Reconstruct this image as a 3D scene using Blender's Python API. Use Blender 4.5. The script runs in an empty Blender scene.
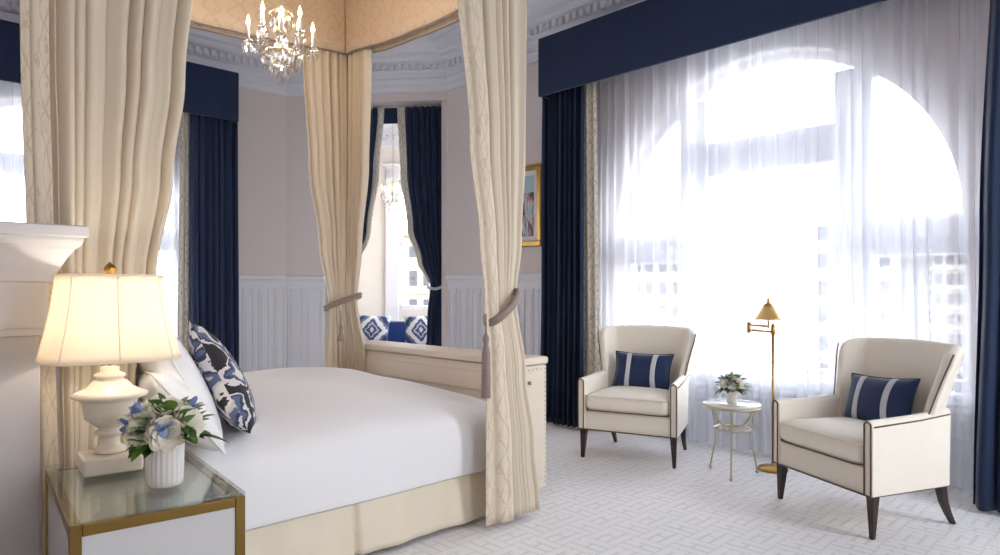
import bpy, bmesh, math, random
from math import sin, cos, pi, radians, sqrt, atan2, exp
from mathutils import Vector, Matrix
random.seed(7)
S = bpy.context.scene
COL = S.collection
FPX, HZ, CAMZ = 675.0, 290.0, 1.25
YAW = atan2(.695, .719)
FW = (sin(YAW), cos(YAW)); RT = (cos(YAW), -sin(YAW))
def W(d, l): return (FW[0]*d+RT[0]*l, FW[1]*d+RT[1]*l)
def onX(px, X):            # point of the plan where the sight line of column px meets the plane X
    t = (px-500)/FPX; a = FW[0]+RT[0]*t; b = FW[1]+RT[1]*t
    return (X, X*b/a)
def onY(px, Y):
    t = (px-500)/FPX; a = FW[0]+RT[0]*t; b = FW[1]+RT[1]*t
    return (Y*a/b, Y)
def onfloor(px, py, z=0):
    d = FPX*(CAMZ-z)/(py-HZ); return W(d, (px-500)/FPX*d)

# ------------------------------------------------------------------ materials
def lin(c):
    return tuple((v/12.92 if v <= .04045 else ((v+.055)/1.055)**2.4) for v in c)
def rgb(r, g, b): return lin((r/255, g/255, b/255))+(1,)
class NT:
    def __init__(s, m): s.t = m.node_tree; s.n = s.t.nodes; s.l = s.t.links
    def add(s, kind, **kw):
        n = s.n.new(kind)
        for k, v in kw.items(): setattr(n, k, v)
        return n
    def link(s, a, b): s.l.new(a, b)
    def math(s, op, a, b=None, c=None):
        n = s.n.new('ShaderNodeMath'); n.operation = op
        for i, v in enumerate((a, b, c)):
            if v is None: continue
            if isinstance(v, (int, float)): n.inputs[i].default_value = v
            else: s.l.new(v, n.inputs[i])
        return n.outputs[0]
    def mix(s, f, a, b):
        n = s.n.new('ShaderNodeMix'); n.data_type = 'RGBA'
        if isinstance(f, (int, float)): n.inputs[0].default_value = f
        else: s.l.new(f, n.inputs[0])
        for i, v in ((6, a), (7, b)):
            if isinstance(v, tuple): n.inputs[i].default_value = v
            else: s.l.new(v, n.inputs[i])
        return n.outputs[2]
    def ramp(s, f, stops, interp='LINEAR'):
        n = s.n.new('ShaderNodeValToRGB'); n.color_ramp.interpolation = interp
        e = n.color_ramp.elements
        while len(e) < len(stops): e.new(.5)
        for q, (p, c) in zip(e, stops): q.position = p; q.color = c if len(c) == 4 else c+(1,)
        s.l.new(f, n.inputs[0]); return n.outputs[0]
    def coord(s, which='Object', scale=(1,1,1), rot=(0,0,0)):
        c = s.n.new('ShaderNodeTexCoord'); m = s.n.new('ShaderNodeMapping')
        m.inputs['Scale'].default_value = scale; m.inputs['Rotation'].default_value = rot
        s.l.new(c.outputs[which], m.inputs['Vector']); return m.outputs[0]
    def noise(s, vec, scale, detail=3, rough=.5, dist=0):
        n = s.n.new('ShaderNodeTexNoise'); n.inputs['Scale'].default_value = scale
        n.inputs['Detail'].default_value = detail; n.inputs['Roughness'].default_value = rough
        n.inputs['Distortion'].default_value = dist
        s.l.new(vec, n.inputs['Vector']); return n.outputs[0]
def mat(name, col, rough=.6, metal=0, var=.04, vscale=6, bump=0, bscale=200, sheen=0, spec=.4, coat=0, sub=0):
    m = bpy.data.materials.new(name); m.use_nodes = True
    t = NT(m); b = t.n['Principled BSDF']
    v = t.coord('Object')
    c2 = tuple(min(1, x*(1-var*2)) for x in col[:3])+(1,)
    nz = t.noise(v, vscale, 4)
    t.link(t.mix(nz, col, c2), b.inputs['Base Color'])
    b.inputs['Roughness'].default_value = rough; b.inputs['Metallic'].default_value = metal
    b.inputs['Specular IOR Level'].default_value = spec
    if sheen: b.inputs['Sheen Weight'].default_value = sheen; b.inputs['Sheen Roughness'].default_value = .4
    if coat: b.inputs['Coat Weight'].default_value = coat; b.inputs['Coat Roughness'].default_value = .08
    if bump:
        bn = t.add('ShaderNodeBump'); bn.inputs['Strength'].default_value = bump; bn.inputs['Distance'].default_value = .01
        t.link(t.noise(v, bscale, 3), bn.inputs['Height']); t.link(bn.outputs[0], b.inputs['Normal'])
    m['b'] = 1
    return m
M = {}
M['wall'] = mat('wall_paint', rgb(222,212,209), .8, var=.01)
M['white'] = mat('white_paint', rgb(228,229,234), .45, var=.01)
M['ceil'] = mat('ceiling_paint', rgb(232,236,243), .85, var=.01)
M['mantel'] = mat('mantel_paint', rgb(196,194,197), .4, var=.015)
M['navy'] = mat('navy_fabric', rgb(18,39,72), .75, var=.08, bump=.1, bscale=300, sheen=.2)
M['navyv'] = mat('navy_velvet', rgb(18,42,84), .7, var=.12, vscale=14, bump=.15, sheen=.5)
M['sofa'] = mat('blue_sofa_velvet', rgb(26,62,122), .7, var=.08, sheen=.4)
M['uph'] = mat('cream_upholstery', rgb(238,230,216), .8, var=.03, vscale=40, bump=.12, bscale=500, sheen=.15)
M['leather'] = mat('beige_leather', rgb(222,209,192), .5, var=.03, vscale=20, bump=.08, bscale=250)
M['skirt'] = mat('satin_skirt', rgb(234,222,200), .42, var=.05, vscale=3, spec=.5)
M['gold'] = mat('brushed_gold', rgb(178,140,72), .28, 1, var=.06)
M['brass'] = mat('antique_brass', rgb(190,150,85), .3, 1, var=.08)
M['champ'] = mat('champagne_metal', rgb(200,190,160), .35, 1, var=.05)
M['goldfr'] = mat('bronze_gold_frame', rgb(150,122,68), .38, .9, var=.1)
M['darkwood'] = mat('dark_walnut', rgb(52,33,26), .3, var=.2, vscale=12, coat=.3)
M['piping'] = mat('brown_piping', rgb(98,80,66), .5)
M['linen'] = mat('white_linen', rgb(238,238,240), .75, var=.01, bump=.06, bscale=60)
M['porcelain'] = mat('white_porcelain', rgb(238,236,232), .2, var=.01, coat=.5)
M['alab'] = mat('cream_alabaster', rgb(240,230,212), .35, var=.05, vscale=9, coat=.2)
M['petal'] = mat('white_petal', rgb(255,250,236), .6, var=.05, vscale=30)
M['blue'] = mat('blue_petal', rgb(150,170,212), .6, var=.1, vscale=30)
M['leaf'] = mat('green_leaf', rgb(112,152,66), .5, var=.25, vscale=40)
M['leafd'] = mat('dark_green_leaf', rgb(62,98,52), .5, var=.25, vscale=40)
M['tie'] = mat('taupe_braid', rgb(158,140,132), .6, var=.15, vscale=80, bump=.5, bscale=120)
M['stripe'] = mat('silver_braid', rgb(205,208,214), .6, var=.12, vscale=90)
M['mat'] = mat('picture_mount', rgb(240,238,232), .8)
M['stone'] = mat('pale_stone', rgb(118,112,104), .9, var=.05, vscale=1)
M['stone2'] = mat('tan_stone', rgb(140,130,116), .9, var=.06, vscale=1)
M['wdark'] = mat('window_dark', rgb(38,40,46), .2)
M['wpale'] = mat('window_grey', rgb(30,33,38), .7, spec=.1)
M['asph'] = mat('street_grey', rgb(150,150,150), .9)
M['marble'] = mat('marble_top', rgb(232,230,222), .15, var=.06, vscale=9, coat=.5)

def pattern_fabric(name, base, fig, scale=9, amount=.75, rough=.6, uv=True, warm=0):
    m = bpy.data.materials.new(name); m.use_nodes = True; t = NT(m); b = t.n['Principled BSDF']
    v = t.coord('UV' if uv else 'Object')
    nz = t.add('ShaderNodeTexNoise'); nz.inputs['Scale'].default_value = scale*.55; nz.inputs['Detail'].default_value = 1
    t.link(v, nz.inputs['Vector'])
    va = t.add('ShaderNodeVectorMath', operation='MULTIPLY_ADD')
    t.link(nz.outputs['Color'], va.inputs[0]); va.inputs[1].default_value = (.22,.22,.22); t.link(v, va.inputs[2])
    nz.inputs['Scale'].default_value = scale*.8; va.inputs[1].default_value = (.09,.09,.09)
    sp = t.add('ShaderNodeSeparateXYZ'); t.link(va.outputs[0], sp.inputs[0])
    a = t.math('SUBTRACT', t.math('FRACT', t.math('MULTIPLY', sp.outputs[0], scale*.5)), .5)
    def vine(ph, wd, k=2.1):
        c_ = t.math('MULTIPLY', t.math('SINE', t.math('MULTIPLY_ADD', sp.outputs[1], scale*k, ph)), .3)
        return t.math('LESS_THAN', t.math('ABSOLUTE', t.math('SUBTRACT', a, c_)), wd)
    vo = t.add('ShaderNodeTexVoronoi'); vo.inputs['Scale'].default_value = scale*1.7
    t.link(va.outputs[0], vo.inputs['Vector'])
    lf = t.math('MULTIPLY', t.math('LESS_THAN', t.math('ABSOLUTE', t.math('SUBTRACT', vo.outputs['Distance'], .3)), .06), t.math('GREATER_THAN', t.noise(v, scale*1.2, 1), .5))
    fl_ = t.math('LESS_THAN', vo.outputs['Distance'], .12)
    f = t.math('MULTIPLY', t.math('MINIMUM', t.math('ADD', t.math('ADD', vine(0, .05), vine(3.0, .035)), t.math('ADD', lf, fl_)), 1), amount)
    t.link(t.mix(f, base, fig), b.inputs['Base Color'])
    b.inputs['Roughness'].default_value = rough; b.inputs['Sheen Weight'].default_value = .15
    b.inputs['Specular IOR Level'].default_value = .3
    return m
M['cream'] = mat('cream_drapery', rgb(214,201,180), .62, var=.03, vscale=4, bump=.08, bscale=300, sheen=.2)
M['damask'] = pattern_fabric('cream_damask', rgb(217,204,184), rgb(186,167,140), 10, .55)
M['valance'] = pattern_fabric('tan_damask_valance', rgb(214,194,170), rgb(190,164,136), 11, .4)
M['trimdam'] = pattern_fabric('pale_damask_trim', rgb(212,206,194), rgb(150,146,138), 16, .7)

def two_sided_sheer():
    m = bpy.data.materials.new('sheer_voile'); m.use_nodes = True; t = NT(m)
    for n in list(t.n):
        if n.type != 'OUTPUT_MATERIAL': t.n.remove(n)
    out = [n for n in t.n if n.type == 'OUTPUT_MATERIAL'][0]
    tr = t.add('ShaderNodeBsdfTransparent'); tr.inputs[0].default_value = (.97,.98,1,1)
    tl = t.add('ShaderNodeBsdfTranslucent'); tl.inputs[0].default_value = (.82,.84,.9,1)
    df = t.add('ShaderNodeBsdfDiffuse'); df.inputs[0].default_value = (.93,.94,.97,1)
    m1 = t.add('ShaderNodeMixShader'); m1.inputs[0].default_value = .35
    t.link(tl.outputs[0], m1.inputs[1]); t.link(df.outputs[0], m1.inputs[2])
    # a denser weave where seen edge-on
    lw = t.add('ShaderNodeLayerWeight'); lw.inputs[0].default_value = .35
    f = t.math('MULTIPLY_ADD', lw.outputs['Facing'], .32, .50)
    m2 = t.add('ShaderNodeMixShader'); t.link(f, m2.inputs[0])
    t.link(tr.outputs[0], m2.inputs[1]); t.link(m1.outputs[0], m2.inputs[2])
    t.link(m2.outputs[0], out.inputs[0]); return m
M['sheer'] = two_sided_sheer()
def glass(name, tint=(1,1,1,1), gl=.06, rough=.02):
    m = bpy.data.materials.new(name); m.use_nodes = True; t = NT(m)
    for n in list(t.n):
        if n.type != 'OUTPUT_MATERIAL': t.n.remove(n)
    out = [n for n in t.n if n.type == 'OUTPUT_MATERIAL'][0]
    tr = t.add('ShaderNodeBsdfTransparent'); tr.inputs[0].default_value = tint
    g = t.add('ShaderNodeBsdfGlossy'); g.inputs['Roughness'].default_value = rough
    mm = t.add('ShaderNodeMixShader'); 
    lw = t.add('ShaderNodeLayerWeight'); lw.inputs[0].default_value = .3
    t.link(t.math('MULTIPLY_ADD', lw.outputs['Fresnel'], .45, gl), mm.inputs[0])
    t.link(tr.outputs[0], mm.inputs[1]); t.link(g.outputs[0], mm.inputs[2]); t.link(mm.outputs[0], out.inputs[0]); return m
M['glass'] = glass('window_glass', (.98,.99,1,1), .01)
M['tglass'] = glass('table_glass', (.96,.99,.98,1), .03)
M['crystal'] = glass('crystal', (.96,.96,.97,1), .3, .05)
def emis(name, col, st):
    m = bpy.data.materials.new(name); m.use_nodes = True; t = NT(m); b = t.n['Principled BSDF']
    b.inputs['Base Color'].default_value = col; b.inputs['Emission Color'].default_value = col
    b.inputs['Emission Strength'].default_value = st; return m
M['flame'] = emis('candle_bulb', rgb(255,222,165), 9)
def shade_mat():
    m = bpy.data.materials.new('cream_silk_shade'); m.use_nodes = True; t = NT(m)
    for n in list(t.n):
        if n.type != 'OUTPUT_MATERIAL': t.n.remove(n)
    out = [n for n in t.n if n.type == 'OUTPUT_MATERIAL'][0]
    tl = t.add('ShaderNodeBsdfTranslucent'); tl.inputs[0].default_value = rgb(250,242,228)
    df = t.add('ShaderNodeBsdfDiffuse'); df.inputs[0].default_value = rgb(248,244,236)
    mm = t.add('ShaderNodeMixShader'); mm.inputs[0].default_value = .4
    t.link(tl.outputs[0], mm.inputs[1]); t.link(df.outputs[0], mm.inputs[2]); t.link(mm.outputs[0], out.inputs[0]); return m
M['shade'] = shade_mat()
def mirror_mat():
    m = bpy.data.materials.new('antique_mirror'); m.use_nodes = True; b = m.node_tree.nodes['Principled BSDF']
    b.inputs['Base Color'].default_value = rgb(226,228,228); b.inputs['Metallic'].default_value = .35; b.inputs['Roughness'].default_value = .18
    return m
M['mirror'] = mirror_mat()

def carpet_mat():
    m = bpy.data.materials.new('fret_carpet'); m.use_nodes = True; t = NT(m); b = t.n['Principled BSDF']
    c = t.coord('Object'); sx = t.add('ShaderNodeSeparateXYZ'); t.link(c, sx.inputs[0])
    n = t.noise(c, 3.0, 2)
    cell = .18
    X = t.math('ADD', t.math('DIVIDE', sx.outputs[0], cell), 100); Y = t.math('ADD', t.math('DIVIDE', sx.outputs[1], cell), 100)
    fx, fy = t.math('FLOOR', X), t.math('FLOOR', Y)
    par = t.math('MODULO', t.math('ADD', fx, fy), 2)
    u = t.math('SUBTRACT', X, fx); v = t.math('SUBTRACT', Y, fy)
    a = t.math('ADD', t.math('MULTIPLY', u, par), t.math('MULTIPLY', v, t.math('SUBTRACT', 1, par)))   # across the stripes
    bb = t.math('ADD', t.math('MULTIPLY', v, par), t.math('MULTIPLY', u, t.math('SUBTRACT', 1, par)))
    tri = t.math('ABSOLUTE', t.math('SUBTRACT', t.math('FRACT', t.math('MULTIPLY', a, 3.0)), .5))
    line = t.math('GREATER_THAN', tri, .36)
    # hooks: a short cross bar inside each cell, so the stripes read as a key fret
    hook = t.math('MULTIPLY', t.math('LESS_THAN', t.math('ABSOLUTE', t.math('SUBTRACT', bb, .5)), .045),
                  t.math('LESS_THAN', t.math('ABSOLUTE', t.math('SUBTRACT', a, .5)), .17))
    gap = t.math('MULTIPLY', t.math('LESS_THAN', t.math('ABSOLUTE', t.math('SUBTRACT', bb, .82)), .1),
                 t.math('LESS_THAN', t.math('ABSOLUTE', t.math('SUBTRACT', a, .66)), .1))
    f = t.math('MINIMUM', t.math('ADD', t.math('MULTIPLY', line, t.math('SUBTRACT', 1, gap)), hook), 1)
    f = t.math('MULTIPLY', f, t.math('ADD', .4, t.math('MULTIPLY', n, .4)))
    pile = t.noise(c, 160, 2)
    base = t.mix(pile, rgb(240,239,240), rgb(230,228,228))
    t.link(t.mix(f, base, rgb(214,208,203)), b.inputs['Base Color'])
    b.inputs['Roughness'].default_value = .95; b.inputs['Specular IOR Level'].default_value = .1
    bn = t.add('ShaderNodeBump'); bn.inputs['Strength'].default_value = .5; bn.inputs['Distance'].default_value = .006
    t.link(t.math('SUBTRACT', pile, t.math('MULTIPLY', f, .8)), bn.inputs['Height']); t.link(bn.outputs[0], b.inputs['Normal'])
    return m
M['carpet'] = carpet_mat()
def ikat_mat():       # painterly navy, black, blue-grey and white flamestitch
    m = bpy.data.materials.new('ikat_print'); m.use_nodes = True; t = NT(m); b = t.n['Principled BSDF']
    c = t.coord('UV'); 
    nz = t.add('ShaderNodeTexNoise'); nz.inputs['Scale'].default_value = 3.2; nz.inputs['Detail'].default_value = 5; t.link(c, nz.inputs['Vector'])
    va = t.add('ShaderNodeVectorMath', operation='MULTIPLY_ADD'); t.link(nz.outputs['Color'], va.inputs[0]); va.inputs[1].default_value = (.55,.55,.55); t.link(c, va.inputs[2])
    vo = t.add('ShaderNodeTexVoronoi'); vo.inputs['Scale'].default_value = 2.6; vo.distance = 'MANHATTAN'; t.link(va.outputs[0], vo.inputs['Vector'])
    f = t.ramp(vo.outputs['Distance'], [(0, rgb(28,28,38)), (.2, rgb(52,48,54)), (.27, rgb(226,222,220)), (.42, rgb(205,200,200)), (.5, rgb(92,104,136)), (.64, rgb(52,64,98)), (.74, rgb(216,212,212)), (.86, rgb(30,28,36))], 'CONSTANT')
    t.link(f, b.inputs['Base Color']); b.inputs['Roughness'].default_value = .7; return m
M['ikat'] = ikat_mat()
def diamond_mat():
    m = bpy.data.materials.new('diamond_print'); m.use_nodes = True; t = NT(m); b = t.n['Principled BSDF']
    c = t.coord('UV'); s = t.add('ShaderNodeSeparateXYZ'); t.link(c, s.inputs[0])
    def tr(o): return t.math('ABSOLUTE', t.math('SUBTRACT', t.math('FRACT', t.math('MULTIPLY', o, 1.0)), .5))
    nz = t.noise(c, 8, 3)
    d = t.math('ADD', t.math('ADD', t.math('MULTIPLY', tr(s.outputs[0]), 1.25), tr(s.outputs[1])), t.math('MULTIPLY', t.math('SUBTRACT', nz, .5), .2))
    f = t.ramp(d, [(0, rgb(215,215,225)), (.1, rgb(60,80,130)), (.2, rgb(190,190,205)), (.28, rgb(70,85,125)), (.4, rgb(232,234,238)), (.6, rgb(110,125,150)), (.7, rgb(40,58,105)), (.9, rgb(180,190,200))], 'CONSTANT')
    t.link(f, b.inputs['Base Color']); b.inputs['Roughness'].default_value = .7; return m
M['diamond'] = diamond_mat()
def art_mat():
    m = bpy.data.materials.new('painted_print'); m.use_nodes = True; t = NT(m); b = t.n['Principled BSDF']
    c = t.coord('UV', (5, 1.6, 1)); n = t.noise(c, 2.2, 5, .6, .6)
    f = t.ramp(n, [(0, rgb(70,40,60)), (.42, rgb(92,52,66)), (.48, rgb(168,120,120)), (.53, rgb(220,205,200)), (.58, rgb(160,185,200)), (.7, rgb(60,70,95))])
    c2 = t.coord('UV'); s = t.add('ShaderNodeSeparateXYZ'); t.link(c2, s.inputs[0])
    sky = t.math('GREATER_THAN', s.outputs[1], .72)
    t.link(t.mix(sky, f, rgb(168,192,205)), b.inputs['Base Color']); b.inputs['Roughness'].default_value = .3; return m
M['art'] = art_mat()

# ------------------------------------------------------------------ mesh builder
class MB:
    def __init__(s): s.v = []; s.f = []; s.sm = []; s.uv = {}
    def face(s, idx, smooth=False, uv=None):
        s.f.append(idx); s.sm.append(smooth)
        if uv: s.uv[len(s.f)-1] = uv
    def box(s, x0, x1, y0, y1, z0, z1, T=None):
        b = len(s.v); P = [(x0,y0,z0),(x1,y0,z0),(x1,y1,z0),(x0,y1,z0),(x0,y0,z1),(x1,y0,z1),(x1,y1,z1),(x0,y1,z1)]
        if T: P = [tuple(T @ Vector(p)) for p in P]
        s.v += P
        for q in ((3,2,1,0),(4,5,6,7),(0,1,5,4),(1,2,6,5),(2,3,7,6),(3,0,4,7)): s.face(tuple(b+i for i in q))
        return s
    def frustum(s, c0, w0, c1, w1):       # square section from c0 (half size w0) to c1
        b = len(s.v)
        for c, w in ((c0, w0), (c1, w1)):
            wx, wy = w if isinstance(w, tuple) else (w, w)
            s.v += [(c[0]-wx,c[1]-wy,c[2]),(c[0]+wx,c[1]-wy,c[2]),(c[0]+wx,c[1]+wy,c[2]),(c[0]-wx,c[1]+wy,c[2])]
        for q in ((3,2,1,0),(4,5,6,7),(0,1,5,4),(1,2,6,5),(2,3,7,6),(3,0,4,7)): s.face(tuple(b+i for i in q))
        return s
    def rings(s, rings, closed=True, caps=True, smooth=True):
        b = len(s.v); n = len(rings[0])
        for r in rings: s.v += [tuple(p) for p in r]
        for i in range(len(rings)-1):
            for j in range(n if closed else n-1):
                k = (j+1) % n
                s.face((b+i*n+j, b+i*n+k, b+(i+1)*n+k, b+(i+1)*n+j), smooth, ((j/n,i/(len(rings)-1)),((j+1)/n,i/(len(rings)-1)),((j+1)/n,(i+1)/(len(rings)-1)),(j/n,(i+1)/(len(rings)-1))))
        if caps and closed:
            s.face(tuple(b+j for j in reversed(range(n)))); s.face(tuple(b+(len(rings)-1)*n+j for j in range(n)))
        return s
    def lathe(s, prof, c=(0,0,0), n=24, smooth=True, caps=True):
        return s.rings([[(c[0]+r*cos(2*pi*j/n), c[1]+r*sin(2*pi*j/n), c[2]+z) for j in range(n)] for r, z in prof], True, caps, smooth)
    def tube(s, pts, r, n=8, closed=False):
        pts = [Vector(p) for p in pts]; R = []; up = Vector((0,0,1)); prev = None
        for i, p in enumerate(pts):
            a = pts[i-1] if (i or closed) else p; b = pts[(i+1) % len(pts)] if (i < len(pts)-1 or closed) else p
            t = (b-a).normalized()
            if prev is None:
                x = t.cross(up)
                if x.length < .1: x = t.cross(Vector((1,0,0)))
            else: x = prev - t*prev.dot(t)
            x.normalize(); y = t.cross(x); prev = x
            rr = r(i/(len(pts)-1)) if callable(r) else r
            R.append([p+x*rr*cos(2*pi*k/n)+y*rr*sin(2*pi*k/n) for k in range(n)])
        if closed: R.append(R[0])
        return s.rings(R, True, not closed)
    def sphere(s, c, r, n=10, m=6, sc=(1,1,1)):
        pr = []
        for i in range(m+1):
            a = -pi/2+pi*i/m; pr.append([(c[0]+sc[0]*max(r*cos(a),r*.01)*cos(2*pi*j/n), c[1]+sc[1]*max(r*cos(a),r*.01)*sin(2*pi*j/n), c[2]+sc[2]*r*sin(a)) for j in range(n)])
        return s.rings(pr)
    def grid(s, fn, nu, nv, uvs=(1,1), smooth=True):
        b = len(s.v)
        for j in range(nv+1):
            for i in range(nu+1): s.v.append(tuple(fn(i/nu, j/nv)))
        for j in range(nv):
            for i in range(nu):
                a = b+j*(nu+1)+i
                uv = tuple((uvs[0]*(i+p)/nu, uvs[1]*(j+q)/nv) for p, q in ((0,0),(1,0),(1,1),(0,1)))
                s.face((a, a+1, a+nu+2, a+nu+1), smooth, uv)
        return s
    def build(s, name, m, parent=None, solid=0, bevel=0, sub=0, segs=2, off=0, weld=False):
        me = bpy.data.meshes.new(name); me.from_pydata(s.v, [], s.f)
        me.polygons.foreach_set('use_smooth', s.sm)
        if s.uv:
            ul = me.uv_layers.new()
            for fi, uv in s.uv.items():
                st = me.polygons[fi].loop_start
                for k, q in enumerate(uv): ul.data[st+k].uv = q
        if weld:
            bm = bmesh.new(); bm.from_mesh(me); bmesh.ops.remove_doubles(bm, verts=bm.verts, dist=1e-5); bm.to_mesh(me); bm.free()
        me.materials.append(M[m] if isinstance(m, str) else m)
        o = bpy.data.objects.new(name, me); COL.objects.link(o)
        if parent: o.parent = parent
        if bevel:
            x = o.modifiers.new('b', 'BEVEL'); x.width = bevel; x.segments = segs; x.limit_method = 'ANGLE'
            me.polygons.foreach_set('use_smooth', [True]*len(me.polygons)); x.harden_normals = True
        if solid:
            x = o.modifiers.new('s', 'SOLIDIFY'); x.thickness = solid; x.offset = off
        if sub:
            x = o.modifiers.new('u', 'SUBSURF'); x.levels = sub; x.render_levels = sub
        me.update()
        return o
def empty(name, loc, rz=0):
    o = bpy.data.objects.new(name, None); COL.objects.link(o); o.location = loc; o.rotation_euler = (0,0,rz); o.empty_display_size = .1; return o
def tag(o, label, cat, group=None, kind=None):
    o['label'] = label; o['category'] = cat
    if group: o['group'] = group
    if kind: o['kind'] = kind
    return o
def struct(o): o['kind'] = 'structure'; return o
def copy_tree(o, parent=None):
    c = o.copy(); COL.objects.link(c)
    if parent: c.parent = parent
    for ch in list(o.children): copy_tree(ch, c)
    return c
def rrect(x0, x1, y0, y1, r, z, k=6):
    r = min(r, (x1-x0)/2-1e-4, (y1-y0)/2-1e-4); P = []
    for cx, cy, a0 in ((x1-r,y1-r,0),(x0+r,y1-r,90),(x0+r,y0+r,180),(x1-r,y0+r,270)):
        for i in range(k+1):
            a = radians(a0+90*i/k); P.append((cx+r*cos(a), cy+r*sin(a), z))
    return P

# ------------------------------------------------------------------ room shell
XL, XR, YN, YF, CZ = -.15, 5.1, -1.7, 7.7, 4.15
TH = .35
A = (3.83, 7.7); B = onX(448, XR)
def seg_frame(p0, p1):      # local x along the wall, local y outwards from the room
    dx, dy = p1[0]-p0[0], p1[1]-p0[1]; L = sqrt(dx*dx+dy*dy); ang = atan2(dy, dx)
    return L, Matrix.Translation((p0[0], p0[1], 0)) @ Matrix.Rotation(ang, 4, 'Z')
# walls are given so that the outside lies on the local +y side
def wall_rect(name, p0, p1, holes=(), h=CZ, th=TH, m='wall', ext=(0,0)):
    L, T = seg_frame(p0, p1); mb = MB()
    us = sorted({-ext[0], L+ext[1]} | {h_[0] for h_ in holes} | {h_[1] for h_ in holes})
    for a, b in zip(us, us[1:]):
        hs = [q for q in holes if q[0] <= a+1e-6 and q[1] >= b-1e-6]
        z = 0
        for q in sorted(hs, key=lambda q: q[2]):
            if q[2] > z: mb.box(a, b, 0, th, z, q[2], T)
            z = q[3]
        if z < h: mb.box(a, b, 0, th, z, h, T)
    return struct(mb.build(name, m))
def wall_arch(name, p0, p1, cu, r, spring, sill, ext=(0,0), m='wall', h=CZ, th=TH):
    L, T = seg_frame(p0, p1); mb = MB()
    mb.box(-ext[0], cu-r, 0, th, 0, h, T); mb.box(cu+r, L+ext[1], 0, th, 0, h, T); mb.box(cu-r, cu+r, 0, th, 0, sill, T)
    n = 32
    def P(u, y, z): return tuple(T @ Vector((u, y, z)))
    for i in range(n):
        a0, a1 = pi-pi*i/n, pi-pi*(i+1)/n
        u0, z0, u1, z1 = cu+r*cos(a0), spring+r*sin(a0), cu+r*cos(a1), spring+r*sin(a1)
        b = len(mb.v); mb.v += [P(u0,0,z0),P(u1,0,z1),P(u1,0,h),P(u0,0,h),P(u0,th,z0),P(u1,th,z1),P(u1,th,h),P(u0,th,h)]
        for q in ((0,1,2,3),(5,4,7,6),(4,5,1,0)): mb.face(tuple(b+k for k in q))
    return struct(mb.build(name, m)), T
floor = struct(MB().box(XL-.4, 8.4, YN-.4, 10.9, -.12, 0).build('floor', 'carpet'))
# window wall (right): runs from B towards the camera so that the outside (+X) is local +y
WY = 2.375; WR = 1.36; SPR = 1.74; SILL = .58
wall_r, TR = wall_arch('wall_right', B, (XR, YN), B[1]-WY, WR, SPR, SILL, ext=(.12, .3))
FWX, FWR, FSPR = 1.45, 1.2, 1.9
wall_f, TF = wall_arch('wall_far', (XL, YF), A, FWX-XL, FWR, FSPR, SILL, ext=(.3, .12))
wall_rect('wall_left', (XL, YN), (XL, YF), ext=(.3, .3))
wall_rect('wall_near', (XR, YN), (XL, YN), holes=[(.6,1.8,.6,3.5),(3.2,3.8,.6,3.5)])  # both unseen openings are added to let fill daylight in
Lc, Tc = seg_frame(A, B)
def u_on(px):          # where a column of the photo meets the chamfer wall
    t = (px-500)/FPX; D = Vector((FW[0]+RT[0]*t, FW[1]+RT[1]*t)); e = Vector((B[0]-A[0], B[1]-A[1]))/Lc
    # s*D - u*e = A
    det = -D.x*e.y + D.y*e.x
    return ((D.x*A[1]-D.y*A[0]))/det
OU0, OU1 = u_on(325), Lc-.02
wall_rect('wall_corner', A, B, holes=[(OU0, OU1, 0, 3.5)], th=.3, ext=(.02,0))
cl = MB(); cl.box(XL-.4, 8.4, YN-.4, 11.2, CZ, CZ+.12); struct(cl.build('ceiling', 'ceil'))

def sweep(profile, segs, name, m='white'):
    # profile: (out from wall, z); segs: plan polyline of the wall face, room on the right of travel -> mitred
    pts = [Vector(p) for p in segs]; mb = MB(); R = []
    for i, p in enumerate(pts):
        d0 = (pts[i]-pts[i-1]).normalized() if i else None
        d1 = (pts[i+1]-pts[i]).normalized() if i < len(pts)-1 else None
        n0 = Vector((d0.y, -d0.x)) if d0 else None; n1 = Vector((d1.y, -d1.x)) if d1 else None
        if n0 is None: n = n1
        elif n1 is None: n = n0
        else: n = (n0+n1)/(1+n0.dot(n1))
        R.append([(p.x+n.x*o, p.y+n.y*o, z) for o, z in profile])
    mb.rings(R, True, True, False)
    return mb
PATH = [(XL, YN), (XL, YF), A, B, (XR, YN)]
cp = [(-.02,3.60),(.02,3.60),(.025,3.66),(.05,3.68),(.05,3.74),(.035,3.76),(.035,3.82),(.06,3.84),(.06,3.90),(.13,3.93),(.15,3.96),(.15,3.99),(.19,4.01),(.23,4.08),(.25,4.10),(.25,4.16),(-.02,4.16)]
corn = sweep(cp, PATH, 'trim')
for p0, p1 in zip(PATH[1:], PATH[2:]):       # dentil blocks
    L, T = seg_frame(p0, p1); n = int(L/.085)
    for i in range(n):
        u = (i+.5)*L/n
        if .1 < u < L-.1: corn.box(u-.022, u+.022, -.105, -.03, 3.845, 3.915, T)
struct(corn.build('trim_1', 'white'))
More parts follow.
